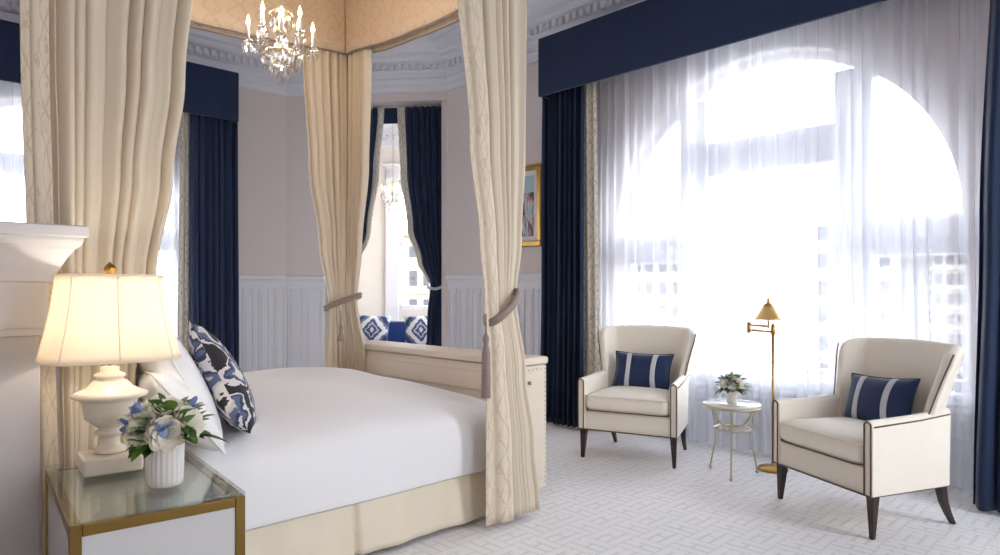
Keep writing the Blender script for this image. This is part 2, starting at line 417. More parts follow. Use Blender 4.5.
# chair rail, skirting board and raised wainscot panels
rail = [(-.01,1.34),(.015,1.34),(.03,1.37),(.045,1.38),(.045,1.41),(.02,1.43),(-.01,1.43)]
base = [(-.01,0),(.03,0),(.03,.14),(.015,.17),(-.01,.17)]
OL = tuple((Tc @ Vector((OU0,0,0)))[:2])
paths = [[(FWX+1.62,YF),A,OL],[B,(XR,WY+1.95)]]
k = 2
for pt in paths:
    struct(sweep(rail, pt, 'x').build('trim_%d'%k, 'white')); k += 1
    struct(sweep(base, pt, 'x').build('trim_%d'%k, 'white')); k += 1
    for p0, p1 in zip(pt, pt[1:]):
        L, T = seg_frame(p0, p1)
        mb = MB(); mb.box(0, L, -.008, 0, .15, 1.35, T)
        n = max(1, round(L/.2)); w = L/n
        for i in range(n):
            a, b = i*w+.03, (i+1)*w-.03
            mb.box(a, b, -.022, -.008, .24, .255, T); mb.box(a, b, -.022, -.008, 1.255, 1.27, T)
            mb.box(a, a+.014, -.022, -.008, .24, 1.27, T); mb.box(b-.014, b, -.022, -.008, .24, 1.27, T)
            mb.box(a+.035, b-.035, -.018, -.008, .3, 1.21, T)
        struct(mb.build('wall_panelling' if False else 'trim_%d'%k, 'white', bevel=.003)); k += 1
# baseboard and radiator housing under the arched window
bl = MB(); bl.box(XR-.06, XR, -1.6, WY+1.95, 0, .16)
for i in range(6): bl.box(XR-.035, XR, WY-1.5, WY+1.5, .19+i*.055, .225+i*.055)
bl.box(XR-.05, XR, WY-1.55, WY+1.55, .52, .548)
struct(bl.build('baseboard_right', 'white', bevel=.004))

def arch_window(name, T, cu, r, spring, sill, mull, zc, zs, dep=.2):
    """frame ring, two stout mullions, a high middle transom and two lower side ones"""
    root = struct(empty(name, (0,0,0)))
    def tb(mb, *a): mb.box(*a, T)
    fr = MB(); n = 40
    def ring(rr, y): return [tuple(T @ Vector((cu+rr*cos(a), y, spring+rr*sin(a)))) for a in [pi-pi*i/n for i in range(n+1)]]
    outer, inner = r+.0, r-.055
    R = [ring(outer,dep-.05), ring(inner,dep-.05), ring(inner,dep+.06), ring(outer,dep+.06)]
    b = len(fr.v)
    for q in R: fr.v += q
    for i in range(n):
        for k2 in range(4):
            k3 = (k2+1) % 4; fr.face((b+k2*(n+1)+i, b+k2*(n+1)+i+1, b+k3*(n+1)+i+1, b+k3*(n+1)+i))
    for sx in (-1, 1):
        x0, x1 = sorted((cu+sx*inner, cu+sx*outer)); tb(fr, x0, x1, dep-.05, dep+.06, sill, spring)
    tb(fr, cu-r, cu+r, dep-.05, dep+.06, sill, sill+.07)
    fr.build('window_frame', 'white', root)
    m0, m1 = mull
    for sx in (-1, 1):
        x0, x1 = sorted((cu+sx*m0, cu+sx*m1)); mb = MB()
        zt = spring+sqrt(r*r-m1*m1)-.01
        tb(mb, x0, x1, dep-.09, dep+.08, sill, zt); tb(mb, x0+.04, x1-.04, dep-.12, dep-.09, sill, zt-.03)
        mb.build('mullion', 'white', root, bevel=.01)
        mb = MB(); x0, x1 = sorted((cu+sx*m1, cu+sx*(r-.02)))
        tb(mb, x0, x1, dep-.06, dep+.06, zs[0], zs[1]); tb(mb, x0, x1, dep-.1, dep-.06, zs[1]-.05, zs[1])
        mb.build('transom', 'white', root, bevel=.008)
    mb = MB(); tb(mb, cu-m0, cu+m0, dep-.06, dep+.06, zc[0], zc[1]); tb(mb, cu-m0, cu+m0, dep-.1, dep-.06, zc[1]-.05, zc[1])
    mb.build('transom', 'white', root, bevel=.008)
    gl = MB(); P = [tuple(T @ Vector((cu+q*inner, dep, sill+.05))) for q in (1,-1)]
    pts = ring(inner, dep); gl.v += pts+[P[0], P[1]]; gl.face(tuple(range(len(pts)+2)))
    gl.build('pane', 'glass', root)
    sl = MB(); tb(sl, cu-r-.05, cu+r+.05, -.05, dep, sill-.03, sill+.005); sl.build('window_sill', 'white', root, bevel=.006)
    return root
arch_window('window_1', TR, B[1]-WY, WR, SPR, SILL, (.515, .765), (2.21, 2.48), (1.49, 1.74))
arch_window('window_2', TF, FWX-XL, FWR, FSPR, SILL, (.45, .62), (2.35, 2.55), (1.68, 1.9))
# plain sash windows, unseen, added to the near wall behind the camera for fill daylight
Ln, Tn = seg_frame((XR, YN), (XL, YN))
for i, (a, b) in enumerate(((.6,1.8),(3.2,3.8))):
    root = struct(empty('window_%d'%(i+3), (0,0,0))); mb = MB()
    for q in ((a,a+.07,.6,3.5),(b-.07,b,.6,3.5),(a,b,.6,.67),(a,b,3.43,3.5),(a,b,2.0,2.06),((a+b)/2-.02,(a+b)/2+.02,.6,3.5)): mb.box(q[0],q[1],.12,.18,q[2],q[3],Tn)
    mb.build('window_frame', 'white', root)
    g = MB(); g.box(a,b,.148,.152,.6,3.5,Tn); g.build('pane', 'glass', root)

# ------------------------------------------------------------------ corner bay behind the opening
def bay(d, l): return W(d, l)
TB = Matrix.Rotation(-YAW, 4, 'Z')          # local x = to the right of the view, local y = depth
bl0, bl1, bd = -2.35, -.2, 10.4
M['bay'] = mat('cream_wall_paint', rgb(230,224,216), .8, var=.01)
def bay_wall(name, p0, p1, holes):
    return wall_rect(name, W(p0[1], p0[0]), W(p1[1], p1[0]), holes, h=CZ, th=.2, m='bay')
# back wall with a tall window
bx0, bx1 = -1.56, -.62
bay_wall('wall_bay_back', (bl0, bd), (bl1, bd), [(bx0-bl0, bx1-bl0, .95, 2.95)])
bay_wall('wall_bay_left', (bl0, 8.35), (bl0, bd), [])
bay_wall('wall_bay_right', (bl1, bd), (bl1, 8.25), [(.5, 1.6, .9, 3.1)])  # unseen opening added in this wall to brighten the bay
cb = MB()
for o, z0, z1 in ((.04,3.45,3.62),(.09,3.62,3.7),(.2,3.7,4.15)):
    cb.box(bl0, bl1, bd-o, bd, z0, z1, TB); cb.box(bl0, bl0+o, 8.4, bd, z0, z1, TB); cb.box(bl1-o, bl1, 8.4, bd, z0, z1, TB)
for i in range(20):
    x = bl0+.15+i*.1; cb.box(x, x+.05, bd-.12, bd-.04, 3.56, 3.62, TB)
struct(cb.build('trim_20', 'white'))
root = struct(empty('window_5', (0,0,0)))
mb = MB()
for a, b, z0, z1 in ((bx0-.2,bx0,.2,3.12),(bx1,bx1+.2,.2,3.12),(bx0-.2,bx1+.2,2.95,3.15)): mb.box(a, b, bd-.05, bd, z0, z1, TB)
mb.box(bx0-.24, bx1+.24, bd-.08, bd, 3.15, 3.2, TB)
mb.build('architrave', 'white', root, bevel=.012)
mb = MB(); dd = bd+.06
for a, b, z0, z1 in ((bx0,bx0+.05,.95,2.95),(bx1-.05,bx1,.95,2.95),(bx0,bx1,.95,1.01),(bx0,bx1,2.89,2.95),(bx0,bx1,1.93,1.99)): mb.box(a, b, dd-.03, dd+.03, z0, z1, TB)
for i in (1,): x = bx0+(bx1-bx0)*i/2; mb.box(x-.014, x+.014, dd-.02, dd+.02, .95, 2.95, TB)
mb.build('window_frame', 'white', root)
g = MB(); g.box(bx0, bx1, dd-.002, dd+.002, .95, 2.95, TB); g.build('pane', 'glass', root)

# ------------------------------------------------------------------ outside
def building(T, w, h, dep, z0, cols, rows, ww, wh, label, m, wm, name='building', top=.9):
    root = empty(name, (0,0,0)); tag(root, label, 'building')
    b = MB(); b.box(0, w, 0, dep, z0, h, T)
    for r in range(rows+1):
        z = h-top-r*(wh*1.9)+wh*.35
        b.box(-.05, w+.05, -.12, 0, z, z+.14, T)
    b.box(-.15, w+.15, -.3, 0, h-.25, h, T)
    b.build('facade', m, root)
    first = None
    for r in range(rows):
        for c in range(cols):
            x = (c+.5)*w/cols; z = h-top-r*(wh*1.9)-wh
            o = None
            if first is None:
                q = MB(); q.box(-ww/2, ww/2, -.05, .05, 0, wh); q.box(-.04,.04,-.08,-.05,0,wh); q.box(-ww/2,ww/2,-.08,-.05,wh/2-.04,wh/2+.04)
                first = q.build('facade_window', wm, root); o = first
            else: o = first.copy(); COL.objects.link(o); o.parent = root
            o.matrix_local = T @ Matrix.Translation((x, 0, z))
    return root
TX = lambda x, y, a: Matrix.Translation((x, y, 0)) @ Matrix.Rotation(radians(a), 4, 'Z')
building(TX(30, 21, -90), 12.6, 4.9, 8, -9, 16, 6, .42, .62, 'pale stone building seen through the middle of the arched window', 'stone', 'wpale')
building(TX(30, 7.1, -90), 3.4, 4.3, 8, -9, 9, 8, .24, .4, 'pale stone building seen through right side of the arched window', 'stone', 'wpale')
TBB = TB @ Matrix.Translation((-9.5, 36, 0))
building(TBB, 12, 4.4, 8, -9, 16, 6, .42, .8, 'tan stone building seen through the bay window behind the sofa', 'stone2', 'wdark', top=.6)
struct(MB().box(-80, 80, -80, 90, -9.4, -9).build('ground', 'asph'))

# ------------------------------------------------------------------ drapery
def lerp(a, b, t): return a+(b-a)*t
def drape(name, rows, folds, m, parent=None, nu=None, nv=40, seed=0, solid=.004, uvw=2.0, jit=.5, sharp=.0):
    """rows: (z, [plan points], fold depth) from the top down; folds run the whole height"""
    rnd = random.Random(seed); ph = [rnd.uniform(0, 6.28) for _ in range(5)]
    nu = nu or folds*10
    zs = [r[0] for r in rows]
    def path(pts, u):
        if len(pts) == 2: L = [1]
        else: L = [sqrt((q[0]-p[0])**2+(q[1]-p[1])**2) for p, q in zip(pts, pts[1:])]
        tot = sum(L); s = u*tot
        if len(pts) == 2:
            p, q = pts; return (lerp(p[0],q[0],u), lerp(p[1],q[1],u)), ((q[0]-p[0]), (q[1]-p[1]))
        for (p, q), l in zip(zip(pts, pts[1:]), L):
            if s <= l+1e-9: t = s/l; return (lerp(p[0],q[0],t), lerp(p[1],q[1],t)), (q[0]-p[0], q[1]-p[1])
            s -= l
        return pts[-1], (pts[-1][0]-pts[-2][0], pts[-1][1]-pts[-2][1])
    def ev(u, v):
        z = lerp(zs[0], zs[-1], v)
        i = 0
        while i < len(rows)-2 and z < zs[i+1]: i += 1
        t = (zs[i]-z)/(zs[i]-zs[i+1]); t = min(max(t,0),1)
        a, b = rows[i], rows[i+1]; ts = t*t*(3-2*t) if len(rows[i]) < 4 else t
        (pa, ta), (pb, tb_) = path(a[1], u), path(b[1], u)
        p = (lerp(pa[0],pb[0],ts), lerp(pa[1],pb[1],ts))
        tx, ty = 0, 0
        if len(a[1]) > 2:   # soft corner normals
            for du in (-.06,-.03,0,.03,.06):
                _, q = path(a[1], min(max(u+du,0),1)); l = sqrt(q[0]**2+q[1]**2) or 1; tx += q[0]/l; ty += q[1]/l
        else: tx, ty = lerp(ta[0],tb_[0],ts), lerp(ta[1],tb_[1],ts)
        l = sqrt(tx*tx+ty*ty) or 1; n = (-ty/l, tx/l)
        am = lerp(a[2], b[2], ts)
        w = 2*pi*folds*u + jit*1.6*sin(2*pi*u*1.7+ph[0]) + jit*.9*sin(2*pi*u*folds*.31+ph[1]) + .25*sin(v*5+u*9+ph[2])
        s = sin(w); s = s*(1-sharp)+sharp*(2*abs(sin(w/2))-1)*1.2
        f = am*(s*(1+.3*sin(u*folds*2.3+ph[3])) + .22*sin(2.3*w+ph[4]+v))
        sd = am*.35*cos(w)
        return (p[0]+n[0]*f+tx/l*sd, p[1]+n[1]*f+ty/l*sd, z)
    mb = MB(); mb.grid(lambda u, v: ev(u, v), nu, nv, (uvw, abs(zs[0]-zs[-1])))
    return mb.build(name, m, parent, solid=solid), ev

# --- arched-window dressing on the right wall
PX = XR-.5
pl = onX(538, PX)[1]
def pelmet(name, x0, x1, y0, y1, axis, label):
    mb = MB(); z0, z1 = (3.04, 3.575) if axis == 'Y' else (3.09, 3.62)
    t = .03
    if axis == 'Y':
        mb.box(x0, x0+t, y0, y1, z0, z1); mb.box(x0+t, x1, y0, y0+t, z0, z1); mb.box(x0+t, x1, y1-t, y1, z0, z1); mb.box(x0+t, x1, y0+t, y1-t, z1-t, z1)
    else:
        mb.box(x0, x1, y0, y0+t, z0, z1); mb.box(x0, x0+t, y0+t, y1, z0, z1); mb.box(x1-t, x1, y0+t, y1, z0, z1); mb.box(x0+t, x1-t, y0+t, y1, z1-t, z1)
    o = mb.build(name, 'navy', bevel=.006); tag(o, label, 'pelmet')
    return o
pelmet('pelmet', PX, XR, .1, pl, 'Y', 'long navy box pelmet across the top of the large right window')
pelmet('pelmet', -.1, onY(239, 7.28)[0], 7.28, YF, 'X', 'navy box pelmet over the far window beside the bed')
DX = XR-.36
y0, y1 = onX(585, DX)[1], onX(544, DX)[1]
o, _ = drape('curtain', [(3.56,[(DX,y0),(DX,y1)],.04),(1.6,[(DX-.01,y0),(DX-.01,y1)],.045),(.02,[(DX-.03,y0-.01),(DX-.03,y1+.0)],.05)], 8, 'navy', seed=3)
tag(o, 'full length navy curtain left of the large arched window', 'curtain')
o, _ = drape('curtain_lining', [(3.56,[(DX+.04,onX(596,DX+.04)[1]),(DX+.04,y0+.06)],.012),(.02,[(DX+.03,onX(600,DX+.03)[1]),(DX+.03,y0+.05)],.014)], 2, 'trimdam', seed=5, uvw=.3)
tag(o, 'narrow pale damask curtain strip between the left navy curtain and the sheer', 'curtain')
ya, yb = onX(990, DX-.04)[1], onX(969, DX-.1)[1]
o, _ = drape('curtain', [(3.56,[(DX-.04,ya),(DX-.04,.12)],.05),(1.6,[(DX-.06,yb-.02),(DX-.06,.12)],.055),(.02,[(DX-.12,yb),(DX-.12,.14)],.06)], 8, 'navy', seed=9)
tag(o, 'navy curtain at right edge of the photo beside the right armchair', 'curtain')
SX = XR-.19
o, _ = drape('sheer_curtain', [(3.56,[(SX,.45),(SX,4.05)],.018),(2.2,[(SX,.45),(SX,4.05)],.026),(.03,[(SX,.42),(SX,4.05)],.034)], 34, 'sheer', nu=620, nv=20, seed=11, solid=0, jit=1.6)
tag(o, 'white sheer curtain across the large arched window', 'sheer curtain')
# --- far window dressing
DY = 7.42
x0, x1 = onY(189, DY)[0], onY(236, DY)[0]
o, _ = drape('curtain', [(3.56,[(x0,DY),(x1,DY)],.04),(.02,[(x0,DY-.02),(x1,DY-.02)],.05)], 7, 'navy', seed=13)
tag(o, 'navy curtain beside the far window, left of the pale panelled wall', 'curtain')
o, _ = drape('curtain_lining', [(3.56,[(x0-.07,DY+.06),(x0+.02,DY+.06)],.01),(.02,[(x0-.1,DY+.06),(x0+.02,DY+.06)],.012)], 2, 'trimdam', seed=15, uvw=.2)
tag(o, 'narrow pale lining strip beside the far navy curtain', 'curtain')
o, _ = drape('sheer_curtain', [(3.56,[(-.05,YF-.14),(x0+.1,YF-.14)],.02),(.03,[(-.05,YF-.14),(x0+.1,YF-.14)],.03)], 24, 'sheer', nu=420, nv=16, seed=17, solid=0, jit=1.4)
tag(o, 'white sheer curtain at the far window beyond the bed head', 'sheer curtain')

# ------------------------------------------------------------------ opening dressing (in front of the bay)
def tc(u, y, z=None):
    p = Tc @ Vector((u, y, 0)); return (p.x, p.y)
def ty_(px, y=.17):      # u on the chamfer wall plane pushed back by y
    t = (px-500)/FPX; D = Vector((FW[0]+RT[0]*t, FW[1]+RT[1]*t)); e = Vector((B[0]-A[0], B[1]-A[1]))/Lc
    o = Tc @ Vector((0, y, 0)); det = -D.x*e.y+D.y*e.x
    return (D.x*o.y-D.y*o.x)/det
u = lambda px: tc(ty_(px), .17)
root = empty('curtain', (0,0,0)); tag(root, 'navy curtain tied back at right of the bay opening, behind the bed foot', 'curtain')
r_ = [(3.47,[u(404),u(449)],.03),(2.7,[u(406),u(449)],.03),(2.0,[u(412),u(449)],.025),(1.6,[u(421),u(449)],.02),(1.32,[u(430),u(448)],.018),(.9,[u(427),u(448)],.03),(.02,[u(424),u(449)],.035)]
drape('curtain_panel', r_, 7, 'navy', root, seed=21, nv=60)
r2 = [(3.47,[u(397),u(405)],.008),(2.7,[u(400),u(407)],.008),(2.0,[u(407),u(413)],.008),(1.6,[u(417),u(422)],.006),(1.34,[u(428),u(431)],.005)]
o2, _ = drape('leading_edge', r2, 1, 'trimdam', root, seed=22, nv=40, uvw=.2)
p0, p1 = u(428), u(450)
mb = MB(); mb.tube([(lerp(p0[0],p1[0],t)-.09*sin(pi*t)*.7, lerp(p0[1],p1[1],t)-.09*sin(pi*t)*.7, 1.28+.08*t-.05*sin(pi*t)) for t in [i/12 for i in range(13)]], .018)
o2 = mb.build('tieback', 'stripe', root); o2['label'] = 'pale braided tieback'
root = empty('curtain', (0,0,0)); tag(root, 'navy curtain at left of the bay opening, mostly hidden behind the bed curtain', 'curtain')
r_ = [(3.47,[u(330),u(377)],.03),(2.7,[u(330),u(372)],.03),(2.0,[u(330),u(366)],.025),(1.32,[u(330),u(348)],.018),(.9,[u(330),u(350)],.03),(.02,[u(330),u(352)],.03)]
drape('curtain_panel', r_, 7, 'navy', root, seed=24, nv=40)
r2 = [(3.47,[u(376),u(384)],.008),(2.7,[u(371),u(379)],.008),(2.0,[u(364),u(371)],.008),(1.32,[u(347),u(350)],.005)]
drape('leading_edge', r2, 1, 'trimdam', root, seed=25, nv=40, uvw=.2)
mb = MB(); mb.box(OU0+.01, OU1-.01, .24, .27, 3.3, 3.49, Tc); o = mb.build('pelmet', 'navy', bevel=.004)
tag(o, 'short navy valance strip at top of the bay opening', 'pelmet')

# ------------------------------------------------------------------ four-poster bed
BX0, BX1, BY0, BY1 = .80, 2.8, 2.70, 4.66
IX0, IX1, IY0, IY1 = .45, 2.80, 2.62, 4.63      # inner valance
bed = empty('four_poster_bed', ((BX0+BX1)/2, (BY0+BY1)/2, 0)); tag(bed, 'large four poster bed with tan damask canopy and beige satin skirt', 'bed')
OX, OY = (BX0+BX1)/2, (BY0+BY1)/2
def bp(mb, name, m, **k):
    mb.v = [(x-OX, y-OY, z) for x, y, z in mb.v]; return mb.build(name, m, bed, **k)
for (x, y) in ((.62,2.93),(2.62,2.635),(.48,4.72),(2.86,4.70)):
    mb = MB(); mb.lathe([(.02,0),(.024,.05),(.02,.12),(.02,3.5),(.02,3.61)], (x,y,0), 12); bp(mb, 'post', 'darkwood')
mb = MB(); mb.box(BX0+.04, BX1-.06, BY0+.05, BY1-.05, .1, .27); bp(mb, 'bed_base', 'skirt')
mb = MB(); mb.rings([rrect(BX0+.03,BX1-.04,BY0+.04,BY1-.04,.1,z) for z in (.27,.5,.56)]); bp(mb, 'mattress', 'linen', bevel=.02)
# bed skirt: flat panels with one inverted pleat on the near side
def skirt_side(x0, x1, pleat):
    def fn(u_, v_):
        x = lerp(x0, x1, u_); z = lerp(.29, .025, v_); g = exp(-((x-pleat)/.014)**2)
        y = BY0+.02-.035*v_+.03*g*(.4+.6*v_)-.008*v_*sin(x*14)+.004*sin(x*31+v_*2)
        return (x, y, z)
    return fn
mb = MB(); mb.grid(skirt_side(BX0, BX1-.03, onY(358, 2.69)[0]), 240, 10); bp(mb, 'skirt_panel', 'skirt', solid=.006)
mb = MB(); mb.grid(lambda u_, v_: (lerp(BX0, BX1-.03, u_), BY1-.01+.02*v_, lerp(.29,.02,v_)), 30, 4); bp(mb, 'skirt_panel', 'skirt', solid=.006)
# headboard with buttoned panel
mb = MB(); mb.rings([[(x, y, z) for (y, z) in [(lerp(BY0+.22,BY1-.02,i/24), .1) for i in range(25)]+[(lerp(BY1-.02,BY0+.22,i/24), 1.2+.15*sin(pi*i/24)) for i in range(25)]] for x in (.70,.80)], smooth=False)
bp(mb, 'headboard', 'leather', bevel=.02)
# canopy: inner and outer valance, roof
def hem(s): return 3.105-.075*sin(pi*s)
def val(p0, p1, name, z1=3.62, pl_=30, amp=.006, dz=0):
    L = sqrt((p1[0]-p0[0])**2+(p1[1]-p0[1])**2); n = ((p1[1]-p0[1])/L, -(p1[0]-p0[0])/L)
    def fn(u_, v_):
        z = lerp(hem(u_)+dz-.012*exp(-(min(u_,1-u_)*L/.12)**2), z1, v_); f = amp*(sin(u_*L*9)+.4*sin(u_*L*23+v_*2))*(1-v_*.6)
        return (lerp(p0[0],p1[0],u_)+n[0]*f, lerp(p0[1],p1[1],u_)+n[1]*f, z)
    mb = MB(); mb.grid(fn, 90, 6, (L*1.0, .7)); o = bp(mb, name, 'valance', solid=.008)
    hb = MB(); hb.tube([tuple(Vector(fn(i/60, 0))) for i in range(61)], .007, 6); hb.v = [(x-OX,y-OY,z) for x,y,z in hb.v]; hb.build('valance_trim', 'tie', o)
    return o
g_ = .10
val((IX0,IY1),(IX1,IY1),'valance'); val((IX1,IY1),(IX1,IY0),'valance'); val((IX0,IY0),(IX1,IY0),'valance', amp=.005); val((IX0,IY0),(IX0,IY1),'valance')
val((IX0-g_,IY1+g_),(IX1+g_,IY1+g_),'outer_valance', dz=-.0); val((IX1+g_,IY1+g_),(IX1+g_,IY0-g_),'outer_valance'); val((IX1+g_,IY0-g_),(IX0-g_,IY0-g_),'outer_valance')
mb = MB(); mb.box(IX0-g_, IX1+g_, IY0-g_, IY1+g_, 3.62, 3.66); bp(mb, 'canopy_roof', 'valance')

# coverlet
cv = MB(); cx0, cx1, cy0, cy1 = BX0+.02, BX1-.03, BY0-.01, BY1+.01
prof = [(0.005,.262,.10),(0,.33,.10),(0,.44,.11),(.006,.51,.13),(.025,.56,.16),(.06,.597,.2),(.11,.628,.25),(.18,.657,.3),(.28,.688,.36),(.42,.716,.4),(.6,.733,.35),(.8,.741,.17),(.975,.743,.004)]
R = []
rn = random.Random(4)
for inset, z, r in prof:
    ring = rrect(cx0+inset, cx1-inset, cy0+inset, cy1-inset, r, z, 10)
    # subdivide long sides for soft wrinkles
    out = []
    for i, p in enumerate(ring):
        q = ring[(i+1) % len(ring)]; n = 14 if (i % 11) == 10 else 1
        for k_ in range(n):
            t = k_/n; x, y = lerp(p[0],q[0],t), lerp(p[1],q[1],t)
            w = .004*sin(x*7+y*3)+.003*sin(x*3-y*11)+.05*max(0,min(1,(x-1.7)/1.0))*(y-3.45)*min(1,inset*4)
            zz = z + (w if z > .59 else 0)
            if z < .3: zz += .006*sin(x*6)
            yy = y-(.010*sin(x*5.3+1)*(1 if y < 3.6 else 0) if z < .55 else 0)*(1-inset*10 if inset < .1 else 0)
            out.append((x, yy, zz))
    R.append(out)
cv.rings(R, True, False); cv.face(tuple(len(cv.v)-len(R[-1])+i for i in range(len(R[-1]))), True)
o = cv.build('coverlet', 'linen', solid=.006, off=-1, sub=1)
tag(o, 'plain white coverlet spread over the four poster bed', 'coverlet')

# bed curtains ------------------------------------------------------
CYN = IY0-.05
def tieback(parent, cx, cy, rx, ry, z0, z1, ang, tassel=None, m='tie'):
    mb = MB(); pts = []
    for i in range(33):
        a = 2*pi*i/32; q = (cos(a)*rx, sin(a)*ry)
        x = cx+q[0]*cos(ang)-q[1]*sin(ang); y = cy+q[0]*sin(ang)+q[1]*cos(ang)
        pts.append((x, y, lerp(z0, z1, (cos(a)+1)/2)))
    mb.tube(pts[:-1], .014, 8, True)
    mb.tube([(p[0]+.0, p[1], p[2]-.022) for p in pts[:-1]], .012, 8, True)
    o = mb.build('tieback', m, parent)
    if tassel:
        tx, ty2, tz, ln = tassel
        mb = MB(); mb.lathe([(.004,0),(.006,-.1),(.014,-.11),(.018,-.13),(.012,-.155),(.017,-.17),(.022,-.2),(.026,-ln),(.02,-ln-.005)], (tx,ty2,tz), 12)
        mb.build('tassel', m, o)
    return o
# near foot corner
root = empty('bed_curtain', (0,0,0)); tag(root, 'cream bed curtain tied back at the near foot corner, in front of the footboard cabinet', 'bed curtain', 'cream curtains of the four poster bed')
q = lambda px: onY(px, CYN)
def sh(p, dx=0, dy=0): return (p[0]+dx, p[1]+dy)
rows = [(3.5,[q(468),q(526)],.04),(2.84,[q(471),q(522)],.04),(2.0,[q(481),q(521)],.034),(1.5,[q(490),q(518)],.028),(1.22,[q(494),q(513)],.024),(.8,[q(500),q(522)],.03),(.4,[q(503),q(530)],.036),(.035,[q(505),q(535)],.042)]
drape('curtain_panel', rows, 6, 'cream', root, seed=31, nv=80, nu=90, sharp=.2)
q2 = lambda px, dy=-.03: onY(px, CYN+dy)
rows = [(3.5,[q2(452),q2(472)],.012),(2.84,[q2(457),q2(477)],.012),(2.0,[q2(470),q2(487)],.012),(1.5,[q2(480),q2(494)],.01),(1.22,[q2(485),q2(496)],.01),(.9,[q2(487),q2(503)],.012),(.4,[q2(487),q2(509)],.014),(.03,[q2(487),q2(511)],.014)]
o2, _ = drape('embroidered_edge', rows, 1, 'damask', root, seed=32, nv=60, nu=24, uvw=.35); o2['label'] = 'embroidered damask leading edge'
c0 = q(501)
tieback(root, c0[0]+.0, c0[1]-.005, .098, .07, 1.09, 1.25, 0.0, (q2(484,-.06)[0], CYN-.075, 1.13, .42))
# far foot corner
root = empty('bed_curtain', (0,0,0)); tag(root, 'cream bed curtain tied back at the far foot corner, beside the bay opening', 'bed curtain', 'cream curtains of the four poster bed')
FY, FX = IY1+.05, IX1+.05
cor = (FX, FY)
rows = [(3.5,[onY(300,FY),cor,onX(369,FX)],.035),(3.0,[onY(301,FY),cor,onX(368,FX)],.035),(2.2,[onY(308,FY),sh(cor,-.01,-.01),onX(366,FX)],.03),(1.6,[onY(319,FY),sh(cor,-.02,-.03),onX(360,FX)],.026),(1.17,[onY(328,FY),sh(cor,-.05,-.06),onX(356,FX)],.02),(.7,[onY(324,FY),sh(cor,-.02,-.02),onX(366,FX)],.03),(.03,[onY(320,FY),sh(cor,0,0),onX(372,FX)],.035)]
drape('curtain_panel', rows, 9, 'cream', root, seed=35, nv=80, nu=140, sharp=.2)
tc_ = (FX-.10, FY-.09)
tieback(root, tc_[0], tc_[1], .135, .085, 1.12, 1.22, -radians(44), (W(4.96, (341-500)/FPX*4.96)[0], W(4.96,(341-500)/FPX*4.96)[1], 1.10, .22))
# near head corner
root = empty('bed_curtain', (0,0,0)); tag(root, 'wide cream bed curtain at the head of the bed, behind the table lamp', 'bed curtain', 'cream curtains of the four poster bed')
HY = 2.88
q = lambda px, dy=0: onY(px, HY+dy)
rows = [(3.5,[q(42),q(196)],.062),(2.6,[q(44),q(190)],.064),(2.1,[q(46),q(180)],.06),(1.7,[q(50),q(168)],.054),(1.3,[q(54),q(152)],.044),(.9,[q(58),q(132)],.032),(.65,[q(60),q(124)],.03),(.03,[q(58),q(122)],.03)]
drape('curtain_panel', rows, 8, 'cream', root, seed=38, nv=80, nu=180, sharp=.15)
rows = [(3.5,[q(18,-.04),q(46,-.04)],.008),(2.2,[q(20,-.04),q(48,-.04)],.008),(1.3,[q(27,-.04),q(53,-.04)],.008),(.03,[q(38,-.04),q(60,-.04)],.01)]
o2, _ = drape('embroidered_edge', rows, 1, 'damask', root, seed=39, nv=40, nu=24, uvw=.3); o2['label'] = 'embroidered damask leading edge'

# ------------------------------------------------------------------ footboard cabinet
kx0, kx1, ky0, ky1, kz = 2.86, 3.12, 2.81, 4.72, .84
cab = empty('footboard_cabinet', ((kx0+kx1)/2, (ky0+ky1)/2, 0)); tag(cab, 'long beige upholstered cabinet with nailhead trim at the foot of the bed', 'cabinet')
CX, CY = (kx0+kx1)/2, (ky0+ky1)/2
def cp_(mb, name, m, parent=cab, **k):
    mb.v = [(x-CX, y-CY, z) for x, y, z in mb.v]; return mb.build(name, m, parent, **k)
cp_(MB().box(kx0, kx1, ky0, ky1, .03, kz-.05), 'body', 'leather', bevel=.012)
cp_(MB().box(kx0-.015, kx1+.01, ky0-.01, ky1+.01, kz-.048, kz), 'top', 'leather', bevel=.016, segs=3)
mb = MB(); mb.box(kx0-.012, kx0, ky0+.05, ky1-.05, .62, .74); cp_(mb, 'padded_band', 'leather', bevel=.01)
dr = cp_(MB().box(kx0+.045, kx1-.045, ky0-.012, ky0, .09, kz-.1), 'door', 'leather', bevel=.008)
mb = MB(); mb.sphere((kx0+.085, ky0-.022, kz-.15), .012); cp_(mb, 'knob', 'brass', dr)
first = None; nails = []
for i in range(24): z = .07+i*(kz-.17)/23; nails += [(kx1-.02, ky0-.003, z), (kx0+.02, ky0-.003, z)]
for i in range(7): nails += [(kx0+.02+i*(kx1-kx0-.04)/6, ky0-.003, kz-.075)]
for i in range(40): nails += [(kx0-.0, ky0+.04+i*(ky1-ky0-.08)/39, kz-.07)]
for p in nails:
    if first is None:
        mb = MB(); mb.sphere((0,0,0), .0045, 8, 4); first = mb.build('nailhead', 'champ', cab); o = first
    else: o = first.copy(); COL.objects.link(o); o.parent = cab
    o.location = (p[0]-CX, p[1]-CY, p[2])

